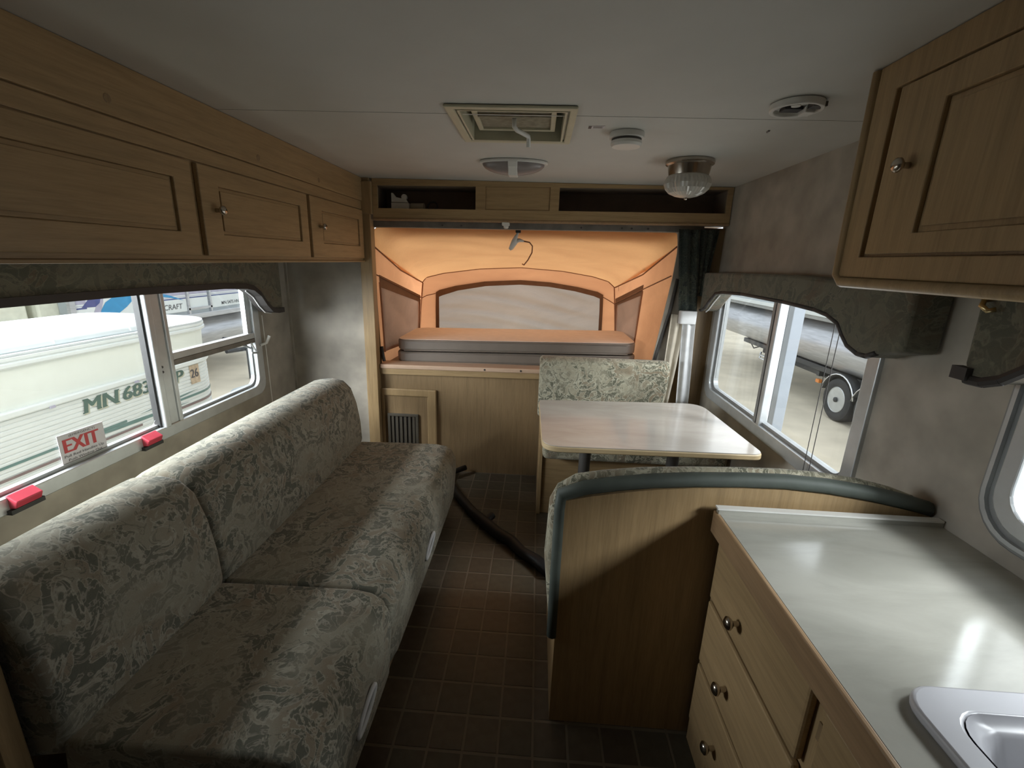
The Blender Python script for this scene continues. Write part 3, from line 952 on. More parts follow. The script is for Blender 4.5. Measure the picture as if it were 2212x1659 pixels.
def fold(x0t, x1t, x0b, x1b, zt, zb, yc, amp, nf, pw=1.0, ph=0.0):
    def fn(s, t):
        tt = t ** pw
        a, b2 = x0t + (x0b - x0t) * tt, x1t + (x1b - x1t) * tt
        return (a + (b2 - a) * s, yc + amp * math.sin(2 * PI * nf * s + ph) * (0.6 + 0.4 * (1 - t)), zt + (zb - zt) * t)
    return MB().grid(fn, 60, 14)


fold(0.840, 0.965, 0.898, 1.010, 1.715, 1.225, 2.948, 0.014, 2.0).build('drape', M['drape'], ct, solid=0.003, smooth='all')
fold(0.955, 1.085, 1.0, 1.04, 1.718, 1.32, 2.962, 0.010, 2.5).build('drape', M['drape'], ct, solid=0.003, smooth='all')
fold(0.858, 0.965, 0.842, 0.905, 1.20, 0.60, 2.965, 0.010, 2.0).build('lower_drape', M['beige_cloth'], ct, solid=0.003, smooth='all', label='beige cloth below the tieback')
fold(0.930, 1.008, 0.955, 1.035, 1.16, 0.60, 2.945, 0.012, 1.5, 1.0, 0.8).build('lining', M['lining'], ct, solid=0.003, smooth='all', label='white lining below the tieback')
MB().prism(rr(0.902, 1.012, 2.925, 2.972, 0.02, 4), 'z', 1.145, 1.228).build('tieback', M['lining'], ct, bevel=0.004, smooth=40, label='white tieback band')

# ------------------------------------------------------------------ base wall access door
ad = thing('access_door', 'oak framed access door with dark grille in the wall below the bunk', 'door', (-0.87, 2.99, 0.2))
YF = YB - 0.001
MB().ring('y', YF, YF - 0.022, [(-1.06, 0.12), (-0.672, 0.12), (-0.672, 0.612), (-1.06, 0.612)], [(-1.04, 0.16), (-0.735, 0.16), (-0.735, 0.56), (-1.04, 0.56)]).build('frame', M['wood_z'], ad, bevel=0.006)
MB().box(-1.04, -0.735, YF - 0.012, YF, 0.16, 0.56).build('panel', M['panel'], ad)
M['grille'] = plain('dusty_brown_grille', (0.075, 0.063, 0.045), 0.6)
gr = MB().ring('y', YF - 0.012, YF - 0.026, [(-1.02, 0.17), (-0.80, 0.17), (-0.80, 0.43), (-1.02, 0.43)], [(-1.0, 0.19), (-0.82, 0.19), (-0.82, 0.41), (-1.0, 0.41)]).build('grille', M['grille'], ad, bevel=0.003)
MB().box(-1.0, -0.82, YF - 0.014, YF - 0.012, 0.19, 0.41).build('grille_back', M['dark'], gr)
for k in range(6):
    MB().box(-0.992 + 0.03 * k, -0.976 + 0.03 * k, YF - 0.022, YF - 0.014, 0.19, 0.41).build('slat', M['grille'], gr)

# ------------------------------------------------------------------ sofa
so = thing('sofa', 'long paisley fabric sofa with two seat and two back cushions under the window', 'sofa', (-0.9, 1.6, 0.0))
SEAT = [(-1.06, 0.26), (-1.04, 0.418), (-0.80, 0.425), (-0.56, 0.428), (-0.50, 0.418), (-0.462, 0.392), (-0.442, 0.345), (-0.438, 0.27), (-0.452, 0.10), (-0.475, 0.10), (-0.49, 0.24)]
BACK = [(-1.30, 0.30), (-1.335, 0.70), (-1.31, 0.765), (-1.25, 0.80), (-1.17, 0.812), (-1.105, 0.80), (-1.06, 0.755), (-1.03, 0.66), (-1.012, 0.54), (-1.008, 0.43), (-1.03, 0.36)]


def cushion(name, prof, y0, y1, mat, parent, puff=0.012):
    """profile swept along Y, ends drawn in a little so each cushion reads as padded"""
    cx = sum(p[0] for p in prof) / len(prof)
    cz = sum(p[1] for p in prof) / len(prof)
    ny = 18
    b = MB()
    n = len(prof)
    vs = []
    for j in range(ny + 1):
        t = j / ny
        e = min(t, 1 - t) * (y1 - y0)
        k = min(1.0, e / 0.05)
        sc = 0.955 + 0.045 * math.sqrt(max(0.0, 1 - (1 - k) ** 2))
        for x, z in prof:
            bulge = puff * math.sin(PI * t)
            d = math.hypot(x - cx, z - cz)
            vs.append((cx + (x - cx) * sc + (x - cx) / d * bulge * 0.3, y0 + (y1 - y0) * t, cz + (z - cz) * sc + (z - cz) / d * bulge * 0.3))
    fs = [(j * n + i, j * n + (i + 1) % n, (j + 1) * n + (i + 1) % n, (j + 1) * n + i) for j in range(ny) for i in range(n)]
    fs += [tuple(range(n)), tuple(ny * n + i for i in range(n))]
    b.add(vs, fs)
    o = b.build(name, mat, parent, smooth=65)
    md = o.modifiers.new('bevel', 'BEVEL')
    md.width = 0.018
    md.segments = 3
    md.limit_method = 'ANGLE'
    md.angle_limit = math.radians(60)
    return o


ys = (0.715, 1.252, 1.258, 2.50)
# end rows want extra loops near the ends: sample finely through cushion()
cushion('seat_cushion', SEAT, ys[0], ys[1], M['sofa'], so)
cushion('seat_cushion', SEAT, ys[2], ys[3], M['sofa'], so)
cushion('back_cushion', BACK, ys[0], ys[1], M['sofa'], so)
cushion('back_cushion', BACK, ys[2], ys[3], M['sofa'], so)
MB().box(-1.32, -0.492, 0.72, 2.49, 0.0, 0.262).build('base', M['panel'], so)
for y in (0.975, 1.75):
    pts = []
    for k in range(21):
        a = 2 * PI * k / 20
        pts.append((-0.430 + 0.006 * math.cos(a), y + 0.055 * math.cos(a), 0.25 + 0.022 * math.sin(a) + 0.03 * math.cos(a)))
    MB().tube(pts, 0.007, 6).build('pull_loop', M['lining'], so, smooth='all', label='grey webbing pull loop')

# ------------------------------------------------------------------ black hose on the floor
hs = thing('black_hose', 'black hose with forked end lying diagonally across the brown floor', 'hose', (-0.25, 2.4, 0.0))
hp = [(0.13, 1.90), (0.06, 1.995), (-0.02, 2.06), (-0.08, 2.15), (-0.16, 2.215), (-0.24, 2.31), (-0.33, 2.42), (-0.42, 2.56), (-0.50, 2.70), (-0.56, 2.80)]
MB().tube([(x, y, 0.026) for x, y in hp], [0.032, 0.032, 0.029, 0.031, 0.033, 0.034, 0.029, 0.028, 0.027, 0.027], 10).build('hose_body', M['hose'], hs, smooth='all')
MB().tube([(-0.235, 2.33, 0.03), (-0.205, 2.37, 0.045)], 0.022, 10).build('hose_collar', M['hose'], hs, smooth=40)
MB().tube([(-0.55, 2.79, 0.026), (-0.57, 2.85, 0.04), (-0.52, 2.91, 0.045), (-0.46, 2.965, 0.05)], 0.019, 10).build('fork_arm', M['hose'], hs, smooth='all')
MB().tube([(-0.56, 2.80, 0.026), (-0.585, 2.87, 0.05), (-0.60, 2.93, 0.085)], 0.017, 10).build('fork_arm', M['hose'], hs, smooth='all')

# ------------------------------------------------------------------ dinette table
tb = thing('dinette_table', 'pale laminate dinette table with rounded corners beside the window', 'table', (0.53, 2.2, 0.0))


def tabpoly(ins):
    q = [(0.050 + ins, 1.845 + ins), (1.02 - ins, 1.875 + ins), (0.985 - ins, 2.605 - ins), (0.035 + ins, 2.53 - ins)]
    rad = [0.09, 0.05, 0.11, 0.03]
    out = []
    n = len(q)
    for i in range(n):
        p, a, c = Vector(q[i]), Vector(q[i - 1]), Vector(q[(i + 1) % n])
        d1, d2 = (a - p).normalized(), (c - p).normalized()
        s, e = p + d1 * rad[i], p + d2 * rad[i]
        for k in range(9):
            t = k / 8
            out.append(tuple(s * (1 - t) ** 2 + p * 2 * t * (1 - t) + e * t * t))
    return out


MB().prism(tabpoly(0.0), 'z', 0.692, 0.718).build('edge_band', M['table_edge'], tb, bevel=0.005, smooth=40)
MB().prism(tabpoly(0.003), 'z', 0.718, 0.7215).build('table_top', M['table'], tb)
for x in (0.285, 0.735):
    lg = MB().lathe([(0.03, 0), (0.03, 0.66)], (x, 2.2, 0.03), (0, 0, 1), 14).build('leg', M['dark'], tb, smooth=40)
    MB().lathe([(0.075, 0), (0.07, 0.02), (0.035, 0.03)], (x, 2.2, 0.0), (0, 0, 1), 18).build('foot_plate', M['dark'], lg, smooth=40)
    MB().lathe([(0.035, 0), (0.07, 0.012), (0.075, 0.02)], (x, 2.2, 0.672), (0, 0, 1), 18).build('top_plate', M['dark'], lg, smooth=40)

# ------------------------------------------------------------------ near bench, its back towards the camera
nb = thing('dinette_bench', 'dinette bench with arched oak back panel and green piped cushion', 'bench', (0.6, 1.45, 0.0))
YK = 1.19
ARC_W = [(0.105, 0.828), (0.18, 0.848), (0.28, 0.868), (0.37, 0.882), (0.47, 0.893), (0.6, 0.901), (0.72, 0.903), (0.84, 0.895), (0.97, 0.878), (1.06, 0.862), (1.122, 0.850)]
pb = MB().prism([(1.122, 0.0)] + ARC_W[::-1] + [(0.105, 0.0)], 'y', YK, YK + 0.018)
pb.build('back_panel', M['wood_z'], nb)
ARC_G = [(0.088, 0.868), (0.14, 0.905), (0.22, 0.922), (0.33, 0.938), (0.46, 0.948), (0.62, 0.955), (0.72, 0.957), (0.83, 0.953), (0.94, 0.940), (1.03, 0.920), (1.122, 0.888)]
mid = [lerp(a, b2, 0.38) for a, b2 in zip(ARC_W, ARC_G)]
gv = MB()
gv.tube([(x, YK + 0.012, z) for x, z in [(0.097, 0.34), (0.096, 0.6), (0.096, 0.80)] + mid], [0.018] * 3 + [0.0215] * len(mid), 10)
gv.build('green_welt', M['green'], nb, smooth='all', label='dark green vinyl welt around the back')
n = len(ARC_G)
cb = MB()
cpoly = [(1.122, 0.36)] + [(x, z + 0.002) for x, z in ARC_G[::-1]] + [(0.066, 0.82), (0.060, 0.6), (0.085, 0.36)]
cb.prism(cpoly, 'y', YK + 0.022, YK + 0.085)
cb.xf(lambda x, y, z: (x, y + 0.04 * (1 if y > YK + 0.05 else 0) * max(0, (0.95 - z) / 0.5), z - (0.03 if y > YK + 0.05 and z > 0.8 else 0)))
cb.build('back_cushion', M['bench'], nb, bevel=0.03, seg=4, smooth=40)
MB().box(0.085, 1.115, YK + 0.14, 1.72, 0.36, 0.47).build('seat_cushion', M['bench'], nb, bevel=0.03, seg=3, smooth=40)
MB().box(0.105, 1.115, YK + 0.019, 1.70, 0.0, 0.355).build('base', M['wood_z'], nb, bevel=0.003)

# far bench
fb = thing('dinette_bench', 'dinette bench with paisley back cushion, painted as window-lit, against the bunk wall', 'bench', (0.55, 2.7, 0.0))
MB().prism([(2.86, 0.50), (2.80, 0.72), (2.77, 0.86), (2.785, 0.90), (2.83, 0.92), (2.93, 0.905), (2.955, 0.85), (2.955, 0.50)], 'x', 0.035, 0.845).build('back_cushion', M['bench'], fb, bevel=0.02, seg=3, smooth=40)
MB().box(0.07, 1.115, 2.40, 2.93, 0.40, 0.50).build('seat_cushion', M['bench'], fb, bevel=0.03, seg=3, smooth=40)
MB().box(0.075, 1.115, 2.50, 2.965, 0.0, 0.40).build('base', M['wood_x'], fb, bevel=0.003)
MB().box(0.052, 0.075, 2.485, 2.965, 0.0, 0.50).build('end_panel', M['wood_z'], fb, bevel=0.003)

# ------------------------------------------------------------------ kitchen base cabinet, counter, sink
kc = thing('kitchen_cabinet', 'oak kitchen base cabinet with three drawers below the counter', 'cabinet', (0.83, 0.4, 0.0))
XF = 0.558
MB().ring('z', 0.0, 0.796, [(XF, -0.30), (XR - 0.001, -0.30), (XR - 0.001, 1.170), (XF, 1.170)], [(XF + 0.02, -0.28), (XR - 0.02, -0.28), (XR - 0.02, 1.15), (XF + 0.02, 1.15)]).build('body', M['wood_z'], kc)
MB().box(XF - 0.004, XF, -0.30, 1.170, 0.765, 0.796).build('top_rail', M['wood_y'], kc)
for z0, z1, kz in ((0.578, 0.762, 0.645), (0.352, 0.565, 0.437), (0.125, 0.340, 0.232)):
    dr = MB().box(XF - 0.020, XF - 0.001, 0.690, 1.140, z0, z1).build('drawer', M['wood_y'], kc, bevel=0.006, seg=2)
    knob(dr, (XF - 0.020, 0.962, kz), (-1, 0, 0), 0.0165)
MB().box(XF - 0.002, XF + 0.001, 1.128, 1.148, 0.10, 0.165).build('vent_slot', M['panel'], kc)
MB().box(XF - 0.003, XF + 0.001, 0.662, 0.674, 0.66, 0.70).build('catch', M['panel'], kc)
MB().box(XF - 0.020, XF - 0.001, -0.28, 0.648, 0.612, 0.758).build('false_drawer', M['wood_y'], kc, bevel=0.006)
d = panel_door(kc, 'x', XF, -1, 0.20, 0.648, 0.10, 0.585, 0.26, 0.59, 0.16, 0.525, M['wood_z'], M['wood_z'])
knob(d, (XF - 0.018, 0.615, 0.48), (-1, 0, 0), 0.0165)

ctp = thing('countertop', 'grey marbled laminate countertop with wooden front edge', 'countertop', (0.83, 0.4, 0.80))
SX0, SX1, SY0, SY1 = 0.645, 1.02, 0.05, 0.585
MB().ring('z', 0.80, 0.838, rr(0.535, XR - 0.001, -0.30, 1.172, 0.002, 2), rr(SX0, SX1, SY0, SY1, 0.05, 2)).build('top', M['counter'], ctp)
MB().box(0.524, 0.535, -0.30, 1.172, 0.772, 0.8385).build('front_edge', M['edge_wood'], ctp, bevel=0.003)
MB().box(0.53, XR - 0.002, 1.150, 1.166, 0.838, 0.852).build('end_splash', M['counter'], ctp)
MB().box(0.526, XR - 0.004, 1.148, 1.168, 0.852, 0.857).build('metal_strip', M['white_pl'], ctp, label='pale trim strip along the end')

sk = thing('sink', 'white plastic kitchen sink set in the grey countertop', 'sink', (0.83, 0.32, 0.84))
O1 = rr(0.612, 1.05, 0.0, 0.622, 0.05)
I1 = rr(0.655, 1.01, 0.06, 0.575, 0.05)
I2 = rr(0.675, 0.99, 0.08, 0.555, 0.05)
rim = MB().ring('z', 0.8385, 0.856, O1, I1)
rim.build('rim', M['sink'], sk, bevel=0.006, seg=3, smooth=40)
n = len(I1)
bs = MB()
lv = [(I1, 0.856), (rr(0.66, 1.005, 0.065, 0.57, 0.05), 0.846), (rr(0.668, 0.997, 0.073, 0.562, 0.05), 0.842), (I2, 0.835), (rr(0.70, 0.965, 0.105, 0.53, 0.06), 0.70), (rr(0.74, 0.925, 0.145, 0.49, 0.06), 0.685)]
vs, fs = [], []
for pl, z in lv:
    vs += [(x, y, z) for x, y in pl]
for k in range(len(lv) - 1):
    fs += [(k * n + i, k * n + (i + 1) % n, (k + 1) * n + (i + 1) % n, (k + 1) * n + i) for i in range(n)]
fs.append(tuple((len(lv) - 1) * n + i for i in range(n)))
bs.add(vs, fs)
bs.build('basin', M['sink'], sk, smooth=50)
MB().lathe([(0.035, 0), (0.033, 0.004), (0.02, 0.002)], (0.83, 0.3, 0.685), (0, 0, 1), 18).build('drain', M['nickel'], sk, smooth=40)

# ------------------------------------------------------------------ ceiling fittings
vt = thing('roof_vent', 'square cream plastic roof vent with crank handle in the ceiling', 'vent', (-0.1, 1.76, ZC))
vo = [(-0.318, 1.545), (0.098, 1.545), (0.098, 1.98), (-0.318, 1.98)]
vi = [(-0.288, 1.574), (0.074, 1.574), (0.074, 1.950), (-0.288, 1.950)]
MB().ring('z', ZC - 0.010, ZC - 0.001, [(-0.318, 1.545), (0.098, 1.545), (0.098, 1.98), (-0.318, 1.98)], vi).build('trim_frame', M['cream_pl'], vt, bevel=0.006)
MB().ring('z', ZC - 0.010, ZC + 0.085, [(-0.281, 1.579), (0.067, 1.579), (0.067, 1.944), (-0.281, 1.944)], [(-0.274, 1.586), (0.060, 1.586), (0.060, 1.937), (-0.274, 1.937)]).build('well', M['cream_pl'], vt)
MB().ring('z', ZC + 0.014, ZC + 0.030, [(-0.25, 1.60), (0.036, 1.60), (0.036, 1.90), (-0.25, 1.90)], [(-0.232, 1.618), (0.018, 1.618), (0.018, 1.882), (-0.232, 1.882)]).build('screen_frame', M['cream_pl'], vt, bevel=0.003)
MB().box(-0.232, 0.018, 1.618, 1.882, ZC + 0.022, ZC + 0.026).build('screen', M['screen'], vt)
MB().box(-0.232, 0.018, 1.715, 1.728, ZC + 0.012, ZC + 0.018).build('screen_bar', M['screen'], vt)
MB().box(-0.285, 0.072, 1.575, 1.95, ZC + 0.085, ZC + 0.10).build('lid', M['dark'], vt)
MB().tube([(-0.108, 1.74, ZC + 0.02), (-0.108, 1.74, ZC - 0.012), (-0.10, 1.755, ZC - 0.018), (-0.062, 1.84, ZC - 0.016), (-0.060, 1.85, ZC - 0.022), (-0.060, 1.855, ZC - 0.05)], 0.008, 8).build('crank_handle', M['white_pl'], vt, smooth='all', label='white crank handle')

sd = thing('smoke_detector', 'round white two-tier smoke detector on the ceiling', 'detector', (0.295, 1.835, ZC))
MB().lathe([(0.060, 0), (0.062, 0.004), (0.062, 0.018), (0.058, 0.020)], (0.295, 1.835, ZC - 0.001), (0, 0, -1), 32).build('base', M['white_pl'], sd, smooth=40)
MB().lathe([(0.053, 0.0), (0.053, 0.008)], (0.295, 1.835, ZC - 0.021), (0, 0, -1), 32).build('slot_ring', M['dark'], sd, smooth=40)
MB().lathe([(0.055, 0), (0.056, 0.010), (0.050, 0.018), (0.030, 0.021), (0.001, 0.022)], (0.295, 1.835, ZC - 0.029), (0, 0, -1), 32).build('cover', M['white_pl'], sd, smooth=40)

mb = thing('detector_base', 'open white detector mounting base with missing cover near the wall cabinet', 'detector', (0.712, 1.495, ZC))
c0 = (0.712, 1.495)
ou = [(c0[0] + 0.070 * math.cos(2 * PI * k / 32), c0[1] + 0.070 * math.sin(2 * PI * k / 32)) for k in range(32)]
il = [(c0[0] + 0.058 * math.cos(2 * PI * k / 32), c0[1] + 0.058 * math.sin(2 * PI * k / 32)) for k in range(32)]
MB().ring('z', ZC - 0.020, ZC - 0.001, ou, il).build('rim', M['white_pl'], mb, bevel=0.003, smooth=40)
MB().lathe([(0.059, 0), (0.059, 0.006)], (*c0, ZC - 0.001), (0, 0, -1), 28).build('plate', M['white_pl'], mb, smooth=40)
MB().box(c0[0] - 0.035, c0[0] + 0.018, c0[1] - 0.004, c0[1] + 0.030, ZC - 0.017, ZC - 0.007).build('battery_bay', M['black'], mb, bevel=0.003)
MB().box(c0[0] + 0.02, c0[0] + 0.048, c0[1] - 0.01, c0[1] + 0.03, ZC - 0.026, ZC - 0.007).build('contact_block', M['white_pl'], mb, bevel=0.003)
MB().lathe([(0.014, 0), (0.012, 0.012)], (c0[0] - 0.02, c0[1] - 0.035, ZC - 0.007), (0, 0, -1), 14).build('sounder', M['white_pl'], mb, smooth=40)
MB().box(c0[0] + 0.022, c0[0] + 0.06, c0[1] - 0.045, c0[1] - 0.015, ZC - 0.019, ZC - 0.007).build('terminal', M['dark'], mb)

ll = (0.655, 2.265)
lp = thing('ceiling_lamp', 'nickel ceiling lamp with ribbed glass bowl above the dinette', 'lamp', (*ll, ZC))
MB().lathe([(0.103, 0), (0.106, 0.006), (0.104, 0.016), (0.094, 0.022), (0.090, 0.045), (0.086, 0.062), (0.078, 0.066)], (*ll, ZC - 0.001), (0, 0, -1), 36).build('canopy', M['nickel'], lp, smooth=40)
gl = MB()
prof = [(0.080, 0.060), (0.092, 0.068), (0.100, 0.085), (0.101, 0.100), (0.093, 0.120), (0.076, 0.137), (0.050, 0.149), (0.022, 0.155), (0.004, 0.156)]
nn = 72
vs, fs = [], []
for i, (r, d_) in enumerate(prof):
    for k in range(nn):
        r2 = r * (1 + (0.022 if k % 2 else -0.022) * (1 if i > 1 else 0))
        a = 2 * PI * k / nn
        vs.append((ll[0] + r2 * math.cos(a), ll[1] + r2 * math.sin(a), ZC - d_))
for i in range(len(prof) - 1):
    fs += [(i * nn + k, i * nn + (k + 1) % nn, (i + 1) * nn + (k + 1) % nn, (i + 1) * nn + k) for k in range(nn)]
fs.append(tuple((len(prof) - 1) * nn + k for k in range(nn)))
gl.add(vs, fs)
gl.build('glass_bowl', M['ribglass'], lp)
MB().lathe([(0.008, 0), (0.008, 0.006), (0.004, 0.010)], (*ll, ZC - 0.155), (0, 0, -1), 12).build('finial', M['nickel'], lp, smooth=40)

dl = thing('dome_light', 'oval white ceiling light with two mauve lenses near the shelf unit', 'lamp', (-0.145, 2.37, ZC))
el = lambda rx, ry, z, n=40: [(-0.145 + rx * math.cos(2 * PI * k / n), 2.37 + ry * math.sin(2 * PI * k / n), z) for k in range(n)]


def dome(name, mat, rx, ry, z0, z1, x0=None, x1=None):
    b = MB()
    n, L_ = 40, 7
    vs, fs = [], []
    for i in range(L_ + 1):
        a = i / L_ * PI / 2
        k = math.cos(a) * 0.98 + 0.02
        vs += [(min(max(x, -0.145 + x0), -0.145 + x1) if x0 is not None else x, y, z0 + (z1 - z0) * math.sin(a)) for x, y, _ in el(rx * k, ry * k, 0)]
    for i in range(L_):
        fs += [(i * n + k, i * n + (k + 1) % n, (i + 1) * n + (k + 1) % n, (i + 1) * n + k) for k in range(n)]
    fs += [tuple(range(n)), tuple(L_ * n + k for k in range(n))]
    return b.add(vs, fs).build(name, mat, dl, smooth=50)


MB().prism([(p[0], p[1]) for p in el(0.165, 0.085, 0)], 'z', ZC - 0.014, ZC - 0.001).build('base', M['white_pl'], dl, bevel=0.004, smooth=40)
dome('lens', M['lens'], 0.15, 0.075, ZC - 0.012, ZC - 0.062, -0.16, -0.020)
dome('lens', M['lens'], 0.15, 0.075, ZC - 0.012, ZC - 0.062, 0.020, 0.16)
MB().prism([(-0.085 + 2.37, ZC - 0.013), (-0.07 + 2.37, ZC - 0.035), (-0.03 + 2.37, ZC - 0.066), (0.03 + 2.37, ZC - 0.066), (0.07 + 2.37, ZC - 0.035), (0.085 + 2.37, ZC - 0.013)], 'x', -0.167, -0.123).build('centre_bar', M['white_pl'], dl, bevel=0.003)

lb = MB().box(0.150, 0.205, 1.755, 1.785, ZC - 0.0012, ZC - 0.0002).xf(lambda x, y, z: (x, y - 0.10 * (x - 0.17), z)).build('ceiling_label', M['sticker'])
tag(lb, 'small white label with dark bar beside the roof vent', 'sticker')
MB().box(0.150, 0.160, 1.757, 1.787, ZC - 0.0016, ZC - 0.0011).build('dark_bar', M['decal_ink'], lb)
q = MB()
for k in range(5):
    q.box(0.166, 0.200 - 0.004 * (k % 2), 1.758 + 0.005 * k, 1.760 + 0.005 * k, ZC - 0.0016, ZC - 0.0011)
q.build('print_lines', M['alu_dark'], lb)
tag(MB().tube([(0.762, 1.765, ZC - 0.002), (0.764, 1.782, ZC - 0.002)], 0.004, 6).build('ceiling_scuff', M['alu_dark']), 'short grey screw plug in the ceiling near the wall cabinet', 'plug')


# ------------------------------------------------------------------ boats outside, left
def outline(x0, x1, y0, y1, r, n=10, off=0.0):
    """plan of a boat: straight side x0 (towards trailer), rounded bow corner at y1"""
    x0, y1, r = x0 + off, y1 + off, r + off
    pts = [(x0, y0), (x0, (y0 + y1) / 2)]
    for k in range(n + 1):
        a = PI / 2 * k / n
        pts.append((x0 - r + r * math.cos(a), y1 - r + r * math.sin(a)))
    for k in range(n + 1):
        a = PI / 2 + PI / 2 * k / n
        pts.append((x1 + r + r * math.cos(a), y1 - r + r * math.sin(a)))
    pts.append((x1, y0))
    return pts


def loft(levels, x0, x1, y0, y1, r):
    b = MB()
    n = None
    vs = []
    for z, off in levels:
        pl = outline(x0, x1, y0, y1, r, off=off)
        n = len(pl)
        vs += [(x, y, z) for x, y in pl]
    fs = []
    for k in range(len(levels) - 1):
        fs += [(k * n + i, k * n + (i + 1) % n, (k + 1) * n + (i + 1) % n, (k + 1) * n + i) for i in range(n)]
    fs += [tuple(range(n)), tuple((len(levels) - 1) * n + i for i in range(n))]
    return b.add(vs, fs)


BX, BE, BY0, BY1, BR = -2.45, -3.45, -1.2, 3.40, 0.34
b1 = thing('pontoon_boat', 'white pontoon boat with ribbed side just outside the sofa window', 'boat', (-3.6, 1.1, -0.5))
lev = []
z = 0.02
while z < 0.70:
    lev += [(z, 0.0), (z + 0.016, 0.0), (z + 0.019, -0.004), (z + 0.022, -0.004)]
    z += 0.0245
lev.append((0.705, 0.0))
loft(lev, BX, BE, BY0, BY1, BR).build('ribbed_side', M['boat_white'], b1)
loft([(0.705, 0.012), (0.712, 0.016), (0.734, 0.016), (0.740, 0.010)], BX, BE, BY0, BY1, BR).build('lower_rail', M['boat_white'], b1, bevel=0.003)
loft([(0.738, -0.012), (0.935, -0.004)], BX, BE, BY0, BY1, BR).build('upper_panel', M['boat_cream'], b1)
loft([(0.935, 0.010), (0.944, 0.020), (0.958, 0.020), (0.964, 0.010), (0.972, 0.016), (0.986, 0.016), (0.992, 0.0)], BX, BE, BY0, BY1, BR).build('top_rail', M['boat_white'], b1)
loft([(0.988, -0.03), (1.01, -0.012), (1.035, -0.02), (1.062, -0.055), (1.078, -0.11), (1.08, -0.2)], BX, -2.95, BY0, 2.98, 0.24).build('cushion_top', M['boat_vinyl'], b1, smooth=60)
loft([(0.985, -0.02), (0.99, 0.012), (1.0, 0.012), (1.002, -0.25)], BX, BE, BY0, BY1, BR).build('bow_deck', M['boat_vinyl'], b1, smooth=40)
for y in (1.25, 1.72, 2.15, 2.6):
    MB().tube([(BX + 0.0 - o_, y + o_ * 0.35, z_) for o_, z_ in ((0.01, 1.012), (0.02, 1.036), (0.055, 1.063), (0.11, 1.079))], 0.003, 5).build('cushion_seam', M['boat_cream'], b1)
for zz, s_ in ((-0.20, 1), ):
    for x in (-2.85,):
        MB().lathe([(0.05, -0.3), (0.24, 0.0), (0.28, 0.2), (0.28, 4.2)], (x, 3.3, -0.215), (0, -1, 0), 24).build('pontoon', M['silver'], b1, smooth=40)
MB().box(-3.4, -2.5, BY0, 3.2, 0.0, 0.018).build('deck', M['alu_dark'], b1)


def serif_text(name, s, mat, parent, o, h, w):
    """bold lettering: the strokes widened sideways, with slab serifs at the stems"""
    cu = bpy.data.curves.new(name, 'FONT')
    cu.body = s
    cu.resolution_u = 4
    tmp = bpy.data.objects.new('tmp_text', cu)
    C.objects.link(tmp)
    dg = bpy.context.evaluated_depsgraph_get()
    dg.update()
    me = bpy.data.meshes.new_from_object(tmp.evaluated_get(dg))
    vs = [p.co.copy() for p in me.vertices]
    fs = [tuple(p.vertices) for p in me.polygons]
    bpy.data.objects.remove(tmp)
    bpy.data.curves.remove(cu)
    bpy.data.meshes.remove(me)
    x0, x1 = min(p.x for p in vs), max(p.x for p in vs)
    y0, y1 = min(p.y for p in vs), max(p.y for p in vs)
    b = MB()

    def pt(x, y, k=0.0):
        u, v = (x - x0) / (x1 - x0) * w, (y - y0) / (y1 - y0) * h
        return (o[0] + k, o[1] + u + 0.16 * v, o[2] + v)
    for q in range(5):
        dx = (q - 2) * 0.0026 * (x1 - x0) / w
        b.add([pt(p.x + dx, p.y, q * 0.00002) for p in vs], fs)
    if s in ('MN', 'P'):
        e = 0.012
        for cx, both in (((x0, 1), (x0 + (x1 - x0) * 0.435, 1), (x0 + (x1 - x0) * 0.61, 1), (x1, 1)) if s == 'MN' else ((x0, 1),)):
            for ya, yb in ((0.0, 0.007), (h - 0.007, h)):
                c = (cx - x0) / (x1 - x0) * w
                b.add([(o[0] + 0.0001, o[1] + c + d + 0.16 * z, o[2] + z) for d, z in ((-e, ya), (e, ya), (e, yb), (-e, yb))], [(0, 1, 2, 3)])
    return b.build(name, mat, parent)


def stripe(name, y0, y1, z0, z1, mat, taper=0.0, slope=0.0):
    n = 14
    a, b2 = [], []
    for k in range(n + 1):
        t = k / n
        y = y0 + (y1 - y0) * t
        c = (z0 + z1) / 2 + slope * (t - 0.5) * (y1 - y0)
        h = (z1 - z0) / 2 * (math.sin(PI * min(1, t * 1.0)) if taper else 1)
        h = max(h, 0.0006)
        a.append((BX + 0.0022, y, c - h))
        b2.append((BX + 0.0022, y, c + h))
    MB().add(a + b2, [(i, i + 1, n + 2 + i, n + 1 + i) for i in range(n)]).build(name, mat, b1)


